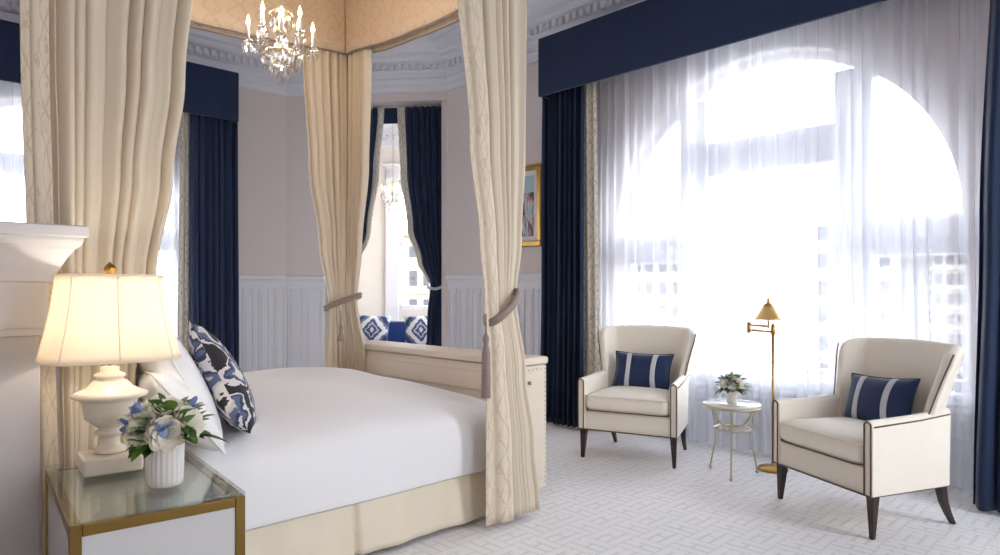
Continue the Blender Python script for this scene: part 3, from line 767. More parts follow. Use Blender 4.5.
# ------------------------------------------------------------------ wing chairs
def make_chair():
    r = empty('wing_chair', (0,0,0))
    HW, Y0, Y1 = .362, -.33, .215
    ap = MB().box(-HW+.012,HW-.012,Y0+.01,Y1,.205,.345).build('seat_base', 'uph', r, bevel=.015, segs=3)
    def ring(k_, z, rr=.05): return rrect(-HW+.062+k_, HW-.062-k_, Y0-.015+k_, Y1-.03-k_, rr, z, 6)
    mb = MB(); mb.rings([ring(.02,.348),ring(.003,.36),ring(-.004,.385),ring(-.004,.43),ring(.004,.456),ring(.03,.474,.06),ring(.08,.487,.08),ring(.16,.494,.06),ring(.25,.497,.01)])
    cu = mb.build('seat_cushion', 'uph', r, sub=1)
    for z_, k_, pm in ((.455,-.001,'uph'),(.354,0,'piping')):
        mb = MB(); mb.tube(ring(k_,z_), .0042, 6, True); mb.build('cushion_piping', pm, cu)
    for s in (-1, 1):
        def prof_arm(y, zt):
            x0, x1 = HW-.058, HW
            return [(s*x0,y,.21),(s*x0,y,zt-.02),(s*(x0+.012),y,zt-.004),(s*(x0+.029),y,zt+.002),(s*(x1-.012),y,zt-.004),(s*x1,y,zt-.02),(s*x1,y,.21)]
        st = [(Y0,.578),(-.2,.582),(0,.59),(.12,.60),(.215,.61)]
        mb = MB(); mb.rings([prof_arm(y,z) if s > 0 else prof_arm(y,z)[::-1] for y, z in st], smooth=False)
        a = mb.build('arm', 'uph', r, bevel=.008)
        for x in (HW-.048,HW-.008):
            mb = MB(); mb.tube([(s*x,Y0-.003,.215),(s*x,Y0-.003,.56)], .0042, 6); mb.build('arm_piping', 'piping', a)
        mb = MB(); mb.tube([(s*(HW-.048),Y0-.003,.56),(s*(HW-.028),Y0-.003,.574),(s*(HW-.008),Y0-.003,.56)], .0042, 6); mb.build('arm_piping', 'piping', a)
        mb = MB(); mb.tube([(s*(HW+.001),Y0+.01,.55),(s*(HW+.001),0,.562),(s*(HW+.001),.205,.580)], .0042, 6); mb.build('arm_piping', 'piping', a)
        mb = MB(); mb.tube([(s*(HW-.005),Y0+.003,.212),(s*(HW-.005),.215,.212)], .0042, 6); mb.build('arm_piping', 'piping', a)
    mb = MB(); mb.tube([(-HW+.012,Y0,.212),(HW-.012,Y0,.212)], .0045, 6); mb.build('base_piping', 'piping', ap)
    # curved wing back
    def bk(s, v):
        z = lerp(.33, .925, v); hx = .265+.048*v; yc = .165+.125*v
        a = abs(s); sg = 1 if s > 0 else -1
        wd = (.155-.035*v)*(1-.25*max(0,(.35-v)/.35))
        if a <= .55: x = hx*.80*a/.55; y = yc-.02*(a/.55)**2
        else:
            q_ = (a-.55)/.45; th_ = q_*pi/2
            x = hx*(.80+.22*sin(th_))+.012*q_**4; y = yc-.02-wd*(1-cos(th_))
        z += v*v*(.02*(1-a*a)) - (v**8)*.03*max(0,(a-.8)/.2)**2
        return (sg*x, y, z)
    mb = MB(); mb.grid(lambda u_, v_: bk(2*u_-1, v_), 32, 14)
    b_ = mb.build('backrest', 'uph', r, solid=.06, off=-1, sub=2)
    for s in (-1, 1):
        mb = MB(); mb.tube([(lambda p: (p[0]+s*.047, p[1]+.006, p[2]-.004))(bk(s*1.0, i/16)) for i in range(6, 17)], .0045, 6)
        mb.build('back_piping', 'piping', b_)
    for s in (-1, 1):
        mb = MB(); mb.frustum((s*(HW-.028),Y0+.03,0), .011, (s*(HW-.034),Y0+.04,.21), .023); mb.build('leg', 'darkwood', r, bevel=.003)
        mb = MB(); mb.rings([[(s*(HW-.04)+dx*w, y+dy*w, z) for dx, dy in ((-1,-1),(1,-1),(1,1),(-1,1))] for (y, z, w) in ((.275,0,.013),(.24,.06,.016),(.21,.12,.02),(.185,.215,.024))], smooth=False)
        mb.build('leg', 'darkwood', r, bevel=.003)
    done = set()
    def taper(o):       # the body narrows towards the rear, the back flares out again at its top
        for c_ in o.children:
            if c_.type == 'MESH' and c_.data.name not in done:
                done.add(c_.data.name)
                for v_ in c_.data.vertices:
                    q_ = min(1, max(0, (v_.co.y-Y0)/.56)); k_ = min(1, max(0, (v_.co.z-.55)/.3)); v_.co.x *= 1-.15*q_*(1-k_)
            taper(c_)
    taper(r)
    return r
def place(o, x, y, face):     # face: plan vector the chair looks along; local front is -y
    o.location = (x, y, 0); o.rotation_euler.z = atan2(face[1], face[0])+pi/2
ch1 = make_chair()
ch2 = copy_tree(ch1)
def fit(FLp, FRp, o, label, rot=0):
    a, b = onfloor(*FLp), onfloor(*FRp)
    mx, my = (a[0]+b[0])/2, (a[1]+b[1])/2
    dx, dy = b[0]-a[0], b[1]-a[1]; L = sqrt(dx*dx+dy*dy)
    f = (dy/L, -dx/L)
    if f[0] > 0: f = (-f[0], -f[1])
    if rot: f = (f[0]*cos(rot)-f[1]*sin(rot), f[0]*sin(rot)+f[1]*cos(rot))
    sc = 1.03
    o.scale = (sc,)*3
    place(o, mx-f[0]*.30, my-f[1]*.30, f); tag(o, label, 'armchair', 'cream wing chairs by the window')
    print('CHAIR', o.location, sc, f)
    return f
f1 = fit((588,456), (670,469), ch1, 'cream wing chair beside the left navy curtain, dark wooden legs', radians(7))
f2 = fit((780,498), (876,540), ch2, 'cream wing chair at the right, nearest the camera, dark wooden legs')

# ------------------------------------------------------------------ cushions
def cushion_fn(w, h, t, side, pin=.07, p=.42):
    def fn(u_, v_):
        a, b = 2*u_-1, 2*v_-1
        x = w/2*a*(1-pin*(1-b*b)); z = h/2*b*(1-pin*(1-a*a))
        y = side*t/2*max(0, (1-a**2))**p*max(0, (1-b**2))**p
        return (x, y, z)
    return fn
def make_cushion(name, w, h, t, m, uvs=(1,1), welt=None, bands=None, pin=.07):
    mb = MB(); f, g = cushion_fn(w,h,t,-1,pin), cushion_fn(w,h,t,1,pin)
    mb.grid(f, 22, 18, uvs); mb.grid(lambda u_, v_: g(1-u_, v_), 22, 18, uvs)
    r = empty(name, (0,0,0)); mb.build('cover', m, r, weld=True)
    if welt:
        e = [f(i/20,0) for i in range(20)]+[f(1,i/20) for i in range(20)]+[f(1-i/20,1) for i in range(20)]+[f(0,1-i/20) for i in range(20)]
        w_ = MB(); w_.tube(e, .005, 6, True); w_.build('welt', welt, r)
    if bands:
        for c in bands:
            s_ = MB(); s_.grid(lambda u_, v_: (lambda p_: (p_[0], p_[1]-.003, p_[2]))(f(c+(u_-.5)*.085, .02+.96*v_)), 4, 18); s_.build('braid_stripe', 'stripe', r, solid=.003)
    return r
def pose(o, loc, face, lean, roll=0):   # faces along `face`, leaning back by lean
    o.location = loc
    rz = atan2(face[1], face[0])+pi/2
    o.rotation_euler = (Matrix.Rotation(rz,4,'Z') @ Matrix.Rotation(-lean,4,'X') @ Matrix.Rotation(roll,4,'Y')).to_euler()
def on_chair(ch, lx, ly, z):
    M_ = Matrix.Translation(ch.location) @ Matrix.Rotation(ch.rotation_euler.z, 4, 'Z') @ Matrix.Scale(ch.scale[0], 4)
    return M_ @ Vector((lx, ly, z))
p1_ = make_cushion('cushion', .46, .30, .14, 'navyv', pin=.09, welt='navy', bands=(.27,.73))
p2_ = copy_tree(p1_)
pose(p1_, on_chair(ch1, .0, .075, .60), f1, radians(18), radians(1)); tag(p1_, 'navy cushion with two silver stripes on the chair by the left curtain', 'cushion', 'navy cushions on the wing chairs')
pose(p2_, on_chair(ch2, .0, .075, .60), f2, radians(18), radians(-3)); tag(p2_, 'navy cushion with two silver stripes on the chair at the right', 'cushion', 'navy cushions on the wing chairs')

# bed pillows
def pil(name, w, h, t, m, label, cat, loc, face, lean, roll=0, welt=None, uvs=(1,1), pin=.07):
    o = make_cushion(name, w, h, t, m, uvs, welt, pin=pin); tag(o, label, cat); pose(o, loc, face, lean, roll); return o
pil('pillow', .62, .58, .2, 'linen', 'large white pillow leaning on the headboard, nearest the table lamp', 'pillow', (.96, 2.99, .90), (1,-.1), radians(28), welt='linen')
pil('pillow', .62, .58, .2, 'linen', 'large white pillow leaning on the headboard, far side of the bed', 'pillow', (1.0, 4.0, .955), (1,0), radians(24), welt='linen')
pil('pillow', .60, .40, .18, 'linen', 'low white pillow lying in front of the large white pillow', 'pillow', (.96, 2.90, .785), (1,-.15), radians(38), welt='linen')
pil('cushion', .52, .52, .17, 'ikat', 'patterned navy, black and white cushion leaning on the white pillows', 'cushion', (1.18, 2.95, .845), (1,-.35), radians(26), radians(14), uvs=(1.1,1.1))
pil('cushion', .48, .48, .15, 'ikat', 'patterned navy cushion half hidden behind the front patterned cushion', 'cushion', (1.13, 3.6, .90), (1,0), radians(22), radians(-6), uvs=(1.3,1.3))

# ------------------------------------------------------------------ side table
def tc2(px, py, z=0): return onfloor(px, py, z)
sx_, sy_ = W(4.58, (732-500)/FPX*4.58)
tb_ = empty('side_table', (sx_, sy_, 0)); tag(tb_, 'small round side table with champagne metal legs and pale top', 'side table')
zt = .485
mb = MB(); mb.lathe([(.01,zt-.018),(.183,zt-.018),(.19,zt-.012),(.19,zt-.004),(.185,zt),(.01,zt)], n=40); mb.build('tabletop', 'marble', tb_)
mb = MB(); mb.lathe([(.178,zt-.032),(.188,zt-.032),(.188,zt-.018),(.178,zt-.018)], n=40, caps=False); mb.build('top_rim', 'champ', tb_)
feet = [(703,466),(731,482),(757,473)]
angs = [atan2(onfloor(*p)[1]-sy_, onfloor(*p)[0]-sx_) for p in feet]
lr = lambda t: .185-.06*min(1,t/.62)+(.05*((t-.62)/.38)**.6 if t > .62 else 0)
ft = []
for i, p in enumerate(feet):
    x, y = onfloor(*p); dx, dy = x-sx_, y-sy_; L = sqrt(dx*dx+dy*dy); a = atan2(dy, dx); L = .185
    mb = MB(); mb.tube([(cos(a)*lr(t), sin(a)*lr(t), .02+(zt-.05)*t) for t in [k_/14 for k_ in range(15)]], .0055, 8)
    mb.sphere((cos(a)*.185, sin(a)*.185, .012), .012); mb.build('leg', 'champ', tb_)
    ft.append(a)
for k_ in range(3):    # hooped stretchers: shallow arcs between neighbouring legs
    a0, a1 = ft[k_], ft[(k_+1) % 3]
    d = (a1-a0+pi) % (2*pi)-pi
    mb = MB(); mb.tube([(cos(a0)*.155*(1-t)+cos(a1)*.155*t-(cos(a0)+cos(a1))*.04*sin(pi*t), sin(a0)*.155*(1-t)+sin(a1)*.155*t-(sin(a0)+sin(a1))*.04*sin(pi*t), zt-.05-.13*sin(pi*t)**.6) for t in [j/16 for j in range(17)]], .0055, 8)
    mb.build('hoop_stretcher', 'champ', tb_)
mb = MB(); mb.tube([(.12*cos(2*pi*i/28), .12*sin(2*pi*i/28), zt-.175) for i in range(28)], .0055, 8, True); mb.build('ring', 'champ', tb_)

# ------------------------------------------------------------------ flowers
def vase(name, r0, r1, h, label, loc, flutes=18):
    mb = MB(); n = flutes*4
    def ring(r, z, f=1): return [(r*(1+.03*f*cos(2*pi*j*flutes/n))*cos(2*pi*j/n), r*(1+.03*f*cos(2*pi*j*flutes/n))*sin(2*pi*j/n), z) for j in range(n)]
    mb.rings([ring(r0*.9,0,0),ring(r0,.006,.3),ring(r0*1.02,.02),ring(lerp(r0,r1,.5),h*.5),ring(r1,h*.93),ring(r1*1.01,h,0),ring(r1*.92,h,0),ring(r1*.9,h*.8,0)], caps=True)
    o = mb.build(name, 'porcelain'); o.location = loc; tag(o, label, 'vase'); return o
def petal(mb, c, ax, up, w, h, cup, n=5):
    sd = ax.cross(up).normalized()
    def fn(u_, v_):
        a = 2*u_-1; wd = w*sin(pi*min(.5, .12+v_*.6))*(1 if v_ < .75 else 1-(v_-.75)*1.4)
        out = cup*(sin(v_*pi*.55))+ .25*h*(v_**3)
        return c+sd*(a*wd)+up*(h*v_-.04*h*abs(a)*v_)+ax*(out-.45*wd*a*a)
    mb.grid(fn, n, 5)
def rose(mb, c, up, r, rnd):
    up = up.normalized(); t0 = up.orthogonal().normalized()
    for ring, (n, rad, hh, w, cup) in enumerate(((3,.1,.75,.35,.22),(4,.22,.8,.45,.28),(5,.4,.75,.5,.34),(6,.58,.62,.55,.42),(7,.75,.45,.55,.5))):
        for k_ in range(n):
            a = 2*pi*k_/n+ring*.7+rnd.uniform(-.1,.1)
            ax = (Matrix.Rotation(a, 3, up) @ t0)
            petal(mb, c+ax*(r*rad*.55)-up*(r*.1), ax, (up+ax*(.12*ring)).normalized(), r*w, r*hh*1.15, r*cup)
def leafm(mb, base_, d, ln, w, rnd, droop=.25):
    d = d.normalized(); sd = d.cross(Vector((0,0,1)))
    sd = sd.normalized() if sd.length > .05 else Vector((1,0,0)); up = sd.cross(d)
    def fn(u_, v_):
        a = 2*u_-1; ww = w*sin(pi*min(1,.04+.96*v_))**.8
        return base_+d*(ln*v_)+sd*(a*ww)-Vector((0,0,1))*(droop*ln*v_*v_)+up*(.3*ww*abs(a))
    mb.grid(fn, 4, 7)
def arrangement(name, loc, R_, H_, nrose, rr, label, seed, blue=6, leaves=34):
    rnd = random.Random(seed); root = empty(name, loc); tag(root, label, 'flowers')
    cam = Vector((-loc[0], -loc[1], 0)).normalized(); sdv = Vector((-cam.y, cam.x, 0))
    for i in range(nrose):
        if i < 4: a, el = (-.7,.0,.75,.1)[i], (.35,.15,.4,1.0)[i]
        else: a, el = rnd.uniform(1.2,5), rnd.uniform(.2,1.1)
        dv = (Matrix.Rotation(a,3,'Z') @ cam)*cos(el)+Vector((0,0,sin(el)))
        c = Vector((dv.x*R_*.55, dv.y*R_*.55, H_*.30+dv.z*H_*.45))
        mb = MB(); rose(mb, c, dv, rr*rnd.uniform(.9,1.1), rnd); mb.tube([(0,0,-.02), tuple(c*.6), tuple(c)], .003, 5)
        mb.build('rose', 'petal', root)
    for i in range(leaves):
        a = rnd.uniform(0, 2*pi); el = rnd.uniform(-.25, 1.3)
        dv = Vector((cos(a)*cos(el), sin(a)*cos(el), sin(el))); b0 = Vector((dv.x*R_*.25, dv.y*R_*.25, H_*.2+dv.z*H_*.2))
        mb = MB(); stem_end = b0+dv*R_*rnd.uniform(.2,.45); mb.tube([tuple(Vector((0,0,-.01))), tuple(b0), tuple(stem_end)], .002, 4)
        for k_ in range(3):
            dd_ = (dv+Vector((rnd.uniform(-.6,.6),rnd.uniform(-.6,.6),rnd.uniform(-.3,.5)))).normalized()
            leafm(mb, b0.lerp(stem_end, .4+.3*k_), dd_, R_*rnd.uniform(.35,.6), R_*rnd.uniform(.09,.14), rnd)
        mb.build('leaf_sprig', rnd.choice(('leaf','leafd','leaf')), root)
    for i in range(blue):
        a = rnd.choice((-1.3,-1.1,.1,1.4,2.4,-2.2))+rnd.uniform(-.2,.2); el = rnd.uniform(.3,.9)
        dv = (Matrix.Rotation(a,3,'Z') @ cam)*cos(el)+Vector((0,0,sin(el)))
        c = Vector((dv.x*R_*.8, dv.y*R_*.8, H_*.3+dv.z*H_*.62)); mb = MB()
        for k_ in range(7):
            e = Vector((rnd.gauss(0,1),rnd.gauss(0,1),rnd.gauss(0,1))).normalized(); leafm(mb, c, e, rr*.75, rr*.3, rnd, 0)
        mb.tube([(0,0,0), tuple(c)], .002, 4); mb.build('blue_floret', 'blue', root)
    return root
# on the little table
vz = zt
vase('vase', .036, .042, .085, 'small white pot on the round side table', (sx_, sy_, vz), 14)
arrangement('flower_arrangement', (sx_, sy_, vz+.075), .125, .13, 6, .028, 'white roses and green leaves in the pot on the round side table', 5, 3, 50)

# ------------------------------------------------------------------ floor lamp
fx, fy = onfloor(773, 470)
fl = empty('floor_lamp', (fx, fy, 0)); tag(fl, 'brass swing arm pharmacy floor lamp standing behind the right armchair', 'floor lamp')
mb = MB(); mb.lathe([(.01,0),(.1,0),(.1,.012),(.094,.022),(.03,.028),(.012,.035),(.01,.05)], n=32); mb.build('base', 'brass', fl)
dpl = FW[0]*fx+FW[1]*fy
zz = lambda py: CAMZ-(py-HZ)/FPX*dpl
mb = MB(); mb.lathe([(.0088,.03),(.0088,zz(332))], n=12); mb.build('pole', 'brass', fl)
mb = MB(); mb.lathe([(.009,-.035),(.015,-.03),(.015,.03),(.009,.035),(.006,.045)], (0,0,zz(330)), 14); mb.build('joint', 'brass', fl)
ppx = dpl/FPX
rt = Vector((RT[0], RT[1], 0)); 
elb = rt*(-23*ppx)+Vector((FW[0],FW[1],0))*.02
arm = MB(); arm.tube([(0,0,zz(332)), tuple(elb+Vector((0,0,zz(330))))], .007, 8); arm.build('arm', 'brass', fl)
mb = MB(); mb.lathe([(.008,zz(333)),(.013,zz(332)),(.013,zz(323)),(.008,zz(322))], (elb.x,elb.y,0), 12); mb.build('joint', 'brass', fl)
hd = rt*(-8*ppx)-Vector((FW[0],FW[1],0))*.06
arm = MB(); arm.tube([tuple(elb+Vector((0,0,zz(325)))), tuple(hd+Vector((0,0,zz(326))))], .007, 8)
arm.tube([tuple(hd+Vector((0,0,zz(328)))), tuple(hd+Vector((0,0,zz(304))))], .006, 8); arm.build('arm', 'brass', fl)
mb = MB(); mb.lathe([(.096,zz(318.5)),(.098,zz(319)),(.03,zz(304)),(.02,zz(303)),(.015,zz(303.5)),(.028,zz(305))], (hd.x,hd.y,0), 32, caps=False); mb.build('lamp_shade', 'brass', fl)
mb = MB(); mb.lathe([(.003,zz(304)),(.014,zz(303)),(.008,zz(301)),(.011,zz(300)),(.004,zz(298))], (hd.x,hd.y,0), 12); mb.build('finial', 'brass', fl)

# ------------------------------------------------------------------ nightstand
NZ = .66; dr_ = CAMZ-NZ
FL, FR, BR, BL = [onfloor(px, py, NZ) for px, py in ((65.3,524),(242.7,492),(187.3,446.5),(45.2,465))]
NS = empty('nightstand', ((FL[0]+BR[0])/2, (FL[1]+BR[1])/2, 0), atan2(FR[1]-FL[1], FR[0]-FL[0])); tag(NS, 'mirrored nightstand with bronze gold frame and glass top beside the bed', 'nightstand')
nw = sqrt((FR[0]-FL[0])**2+(FR[1]-FL[1])**2)/2; nd = sqrt((BR[0]-FR[0])**2+(BR[1]-FR[1])**2)/2
print('NS', FL, FR, BR, BL, nw, nd)
fr = MB(); t_ = .028
for s1 in (-1,1):
    for s2 in (-1,1):
        x0, x1 = sorted((s1*nw, s1*(nw-t_))); y0_, y1_ = sorted((s2*nd, s2*(nd-t_))); fr.box(x0,x1,y0_,y1_,0,NZ-.012)
    for z0, z1 in ((.03,.055),(NZ-.042,NZ-.012)):
        y0_, y1_ = sorted((s1*nd, s1*(nd-t_))); fr.box(-nw+t_, nw-t_, y0_, y1_, z0, z1)
        x0, x1 = sorted((s1*nw, s1*(nw-t_))); fr.box(x0, x1, -nd+t_, nd-t_, z0, z1)
fr.build('frame', 'goldfr', NS, bevel=.003)
pn = MB(); pn.box(-nw+t_, nw-t_, -nd+.006, -nd+.014, .055, NZ-.042); o = pn.build('side_panel', 'mirror', NS)
pn = MB(); pn.box(-nw+t_, nw-t_, nd-.014, nd-.006, .055, NZ-.042); pn.build('side_panel', 'mirror', NS)
pn = MB(); pn.box(-nw+.006, -nw+.014, -nd+t_, nd-t_, .055, NZ-.042); pn.build('back_panel', 'mirror', NS)
for z0, z1 in ((.06,.33),(.34,NZ-.045)):
    pn = MB(); pn.box(nw-.016, nw-.004, -nd+t_+.004, nd-t_-.004, z0, z1); o = pn.build('drawer', 'mirror', NS)
    kb = MB(); kb.sphere((nw+.008, 0, (z0+z1)/2), .012); kb.build('knob', 'goldfr', o)
pn = MB(); pn.box(-nw+t_, nw-t_, -nd+t_, nd-t_, NZ-.03, NZ-.02); pn.build('inner_top', 'marble', NS)
pn = MB(); pn.box(-nw, nw, -nd, nd, NZ-.011, NZ); pn.build('glass_top', 'tglass', NS, bevel=.002)
# table lamp
lx, ly = onfloor(110, 469, NZ)
tl = empty('table_lamp', (lx, ly, NZ+.001), NS.rotation_euler.z); tag(tl, 'lit table lamp with cream shade and white urn base on the nightstand', 'table lamp')
mb = MB(); mb.box(-.085,.085,-.085,.085,0,.055); mb.build('plinth', 'alab', tl, bevel=.008)
up_ = [(.045,.056),(.05,.06),(.05,.075),(.034,.085),(.03,.11),(.036,.125),(.05,.13),(.05,.14),(.035,.15),(.05,.165),(.078,.19),(.085,.22),(.088,.255),(.093,.262),(.12,.275),(.123,.285),(.1,.297),(.075,.31),(.055,.335),(.042,.345),(.05,.352),(.05,.362),(.03,.372),(.03,.39),(.012,.395)]
mb = MB(); mb.lathe([(a*.92, .056+(b-.056)*.84) for a, b in up_], n=40)
mb.build('urn', 'alab', tl)
mb = MB(); mb.lathe([(.008,.33),(.008,.40),(.016,.405),(.016,.43),(.01,.435)], n=12); so = mb.build('socket', 'gold', tl)
mb = MB(); mb.sphere((0,0,.465), .03, 14, 8, (1,1,1.3)); mb.build('bulb', 'flame', tl)
# bell shade with soft square corners
sh_ = MB()
def sring(h_, z, k_=64, e=3.2):
    P = []
    for j in range(k_):
        a = 2*pi*(j+.5)/k_; c, s = cos(a), sin(a); rr = h_/((abs(c)**e+abs(s)**e)**(1/e)); P.append((rr*c, rr*s, z))
    return P
zb, zt_ = .366, .636
R = [sring(lerp(.152,.2,((1-t)**1.5)), lerp(zb,zt_,t)) for t in [i/14 for i in range(15)]]
sh_.rings(R, True, False); sh = sh_.build('lamp_shade', 'shade', tl, solid=.002)
for a_ in (-pi/2, -pi/2+.76, -pi/2-.76, pi/2, 0, pi):
    mb = MB(); e_ = 3.2; c_, s_ = cos(a_), sin(a_); q_ = 1/((abs(c_)**e_+abs(s_)**e_)**(1/e_))
    mb.tube([(c_*q_*(w_+.001), s_*q_*(w_+.001), lerp(zb,zt_,t_)) for t_, w_ in [(i/10, lerp(.152,.2,((1-i/10)**1.5))) for i in range(11)]], .0018, 6); mb.build('shade_seam', 'shade', sh)
# trims
for hh, z in ((.2,zb),(.152,zt_)):
    mb = MB(); mb.tube(sring(hh, z), .0035, 6, True); mb.build('shade_trim', 'shade', sh)
mb = MB(); mb.tube([(.150,0,zt_-.005),(-.150,0,zt_-.005)], .003, 6); mb.tube([(0,.150,zt_-.005),(0,-.150,zt_-.005)], .003, 6); mb.tube([(0,0,.42),(.05,0,.46),(.05,0,.56),(0,0,zt_-.005)], .002, 6); mb.build('harp', 'gold', tl)
mb = MB(); mb.lathe([(.006,zt_-.01),(.008,zt_+.004),(.016,zt_+.012),(.019,zt_+.022),(.014,zt_+.034),(.006,zt_+.04),(.003,zt_+.045)], n=16); mb.build('finial', 'gold', tl)
# flowers on nightstand
vx, vy = onfloor(165, 485, NZ)
vase('vase', .05, .053, .125, 'white fluted vase on the glass top of the nightstand', (vx, vy, NZ+.001), 22)
arrangement('flower_arrangement', (vx, vy, NZ+.11), .15, .165, 8, .044, 'white roses with blue florets and leaves in the fluted vase by the bed', 12, 8, 36)

# ------------------------------------------------------------------ mantelpiece (end seen at the left)
mx1, my0, my1 = .486, 2.705, 2.79
man = empty('fireplace_mantel', (XL, (my0+my1)/2, 0)); tag(man, 'end of a white painted fireplace mantel at left edge of the photo', 'mantel')
def mp(mb, name, m='mantel', **k):
    mb.v = [(x-XL, y-(my0+my1)/2, z) for x, y, z in mb.v]; return mb.build(name, m, man, **k)
# the far end is kept short of the nightstand
dc = FW[0]*mx1+FW[1]*my0
def zpx(py): return CAMZ-(py-HZ)/FPX*dc
# column face corner at px 48
cxx = onY(48, my0)[0]
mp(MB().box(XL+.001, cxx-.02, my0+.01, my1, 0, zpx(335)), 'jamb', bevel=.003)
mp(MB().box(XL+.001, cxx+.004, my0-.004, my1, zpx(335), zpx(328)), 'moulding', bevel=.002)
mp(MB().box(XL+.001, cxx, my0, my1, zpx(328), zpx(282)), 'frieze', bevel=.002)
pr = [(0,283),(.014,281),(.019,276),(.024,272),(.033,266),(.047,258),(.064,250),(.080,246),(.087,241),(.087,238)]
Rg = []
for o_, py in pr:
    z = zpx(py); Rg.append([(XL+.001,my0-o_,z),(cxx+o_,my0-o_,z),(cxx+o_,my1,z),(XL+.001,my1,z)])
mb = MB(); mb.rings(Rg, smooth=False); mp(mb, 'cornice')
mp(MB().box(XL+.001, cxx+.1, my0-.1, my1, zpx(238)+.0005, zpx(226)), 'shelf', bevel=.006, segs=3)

# ------------------------------------------------------------------ chandelier over the bed
def chandelier(name, loc, R_, H_, ztop, label, narm=8, rich=True):
    root = empty(name, loc); tag(root, label, 'chandelier')
    mb = MB(); mb.lathe([(.004,-.05*H_/.3),(.018,-.03),(.028,0),(.012,.03),(.01,.06),(.024,.09),(.03,.11),(.012,.14),(.01,.2),(.02,.23),(.012,.26),(.004,.28),(.004,ztop-loc[2]-.02),(.035,ztop-loc[2]-.015),(.035,ztop-loc[2])], n=14)
    mb.build('stem', 'champ', root)
    drop0 = MB(); drop0.rings([[(r*cos(2*pi*j/6), r*sin(2*pi*j/6), z) for j in range(6)] for r, z in ((.001,0),(.007,-.008),(.009,-.022),(.001,-.042))], smooth=False)
    first = None; cnt = 0
    def drop(x, y, z, s=1):
        nonlocal first
        if first is None: first = drop0.build('crystal_drop', 'crystal', root); o = first
        else: o = first.copy(); COL.objects.link(o); o.parent = root
        o.location = (x, y, z); o.scale = (s*1.5,)*3
    for k_ in range(narm):
        a = 2*pi*k_/narm+.35; r = R_*(.8 if k_ % 2 == 0 else 1.0)*.88; hz = .005 if k_ % 2 else .05
        pts = []
        for i in range(13):
            t = i/12; pts.append((cos(a)*(.02+(r-.02)*t), sin(a)*(.02+(r-.02)*t), .04-.07*sin(pi*t*.9)+hz*t*t))
        mb = MB(); mb.tube(pts, .006, 6); arm_ = mb.build('arm', 'crystal', root)
        x, y, z = pts[-1]
        mb = MB(); mb.lathe([(.004,-.004),(.022,.004),(.03,.012),(.028,.014),(.01,.008),(.008,.012)], (x,y,z), 12); mb.build('drip_pan', 'crystal', arm_)
        mb = MB(); mb.lathe([(.0085,.01),(.0085,.095),(.006,.098)], (x,y,z), 10); c_ = mb.build('candle', 'porcelain', root)
        mb = MB(); mb.lathe([(.003,.098),(.010,.108),(.012,.118),(.008,.135),(.001,.158)], (x,y,z), 10); mb.build('flame_bulb', 'flame', c_)
        if rich:
            for j in range(5):
                b = a+2*pi*j/5; drop(x+.026*cos(b), y+.026*sin(b), z+.006, 1)
    n1 = 24 if rich else 14
    for i in range(n1):
        b = 2*pi*i/n1; drop(R_*.48*cos(b), R_*.48*sin(b), -.02+.01*(i%2), 1.25)
    for i in range(12): b = 2*pi*i/12; drop(R_*.26*cos(b), R_*.26*sin(b), -.06, 1.3)
    drop(0,0,-.1,1.6)
    for i in range(14):
        b = 2*pi*i/14; drop(R_*.3*cos(b), R_*.3*sin(b), .2, 1.2)
    mb = MB(); mb.tube([(R_*.48*cos(2*pi*i/32), R_*.48*sin(2*pi*i/32), -.015) for i in range(32)], .004, 6, True)
    mb.tube([(R_*.3*cos(2*pi*i/32), R_*.3*sin(2*pi*i/32), .205) for i in range(32)], .003, 6, True)
    mb.tube([(R_*.26*cos(2*pi*i/32), R_*.26*sin(2*pi*i/32), -.055) for i in range(32)], .003, 6, True)
    for i in range(6):
        b = 2*pi*i/6; mb.tube([(cos(b)*R_*.3,sin(b)*R_*.3,.205),(cos(b)*.02,sin(b)*.02,.24)], .002, 4); mb.tube([(cos(b)*R_*.48,sin(b)*R_*.48,-.015),(cos(b)*.02,sin(b)*.02,.02)], .002, 4); mb.tube([(cos(b)*R_*.26,sin(b)*R_*.26,-.055),(cos(b)*.01,sin(b)*.01,-.02)], .002, 4)
    mb.build('ring', 'champ', root)
    return root
dch = 3.77; chx, chy = W(dch, (281-500)/FPX*dch)
chandelier('chandelier', (chx, chy, 2.585), .195, .3, 3.62, 'lit crystal chandelier hanging under the bed canopy')
d2 = 9.2; c2x, c2y = W(d2, (393-500)/FPX*d2)
chandelier('chandelier', (c2x, c2y, 2.46), .22, .3, CZ, 'small crystal chandelier hanging in the bay beyond the opening', 6, False)

# ------------------------------------------------------------------ sofa in the bay
sw = empty('sofa', (*W(9.25, -1.32), 0), -YAW); tag(sw, 'blue velvet sofa in the bay in front of its window', 'sofa')
# local: x right, y depth (away), front is -y
MB().box(-.8,.8,-.42,.42,.12,.32).build('base', 'sofa', sw, bevel=.02)
MB().box(-.64,.64,-.44,.2,.325,.46).build('seat_cushion', 'sofa', sw, bevel=.04, segs=4)
mb = MB(); mb.rings([rrect(-.8,.8,.2-o_,.42-o_*.2,.06,z) for z, o_ in ((.32,.0),(.5,0),(.72,-.03),(.79,-.04),(.815,-.06))]); mb.build('backrest', 'sofa', sw, bevel=.02)
for s in (-1,1):
    mb = MB(); x0, x1 = sorted((s*.65, s*.82)); mb.rings([rrect(x0,x1,-.44,.2,.05,z) for z in (.325,.5,.6,.62)]); mb.build('arm', 'sofa', sw, bevel=.02)
    for y in (-.36,.36): mb = MB(); mb.frustum((s*.72,y,0), .018, (s*.72,y,.12), .028); mb.build('leg', 'darkwood', sw)
fdir = (-FW[0], -FW[1])
pdir = (-FW[0], -FW[1])
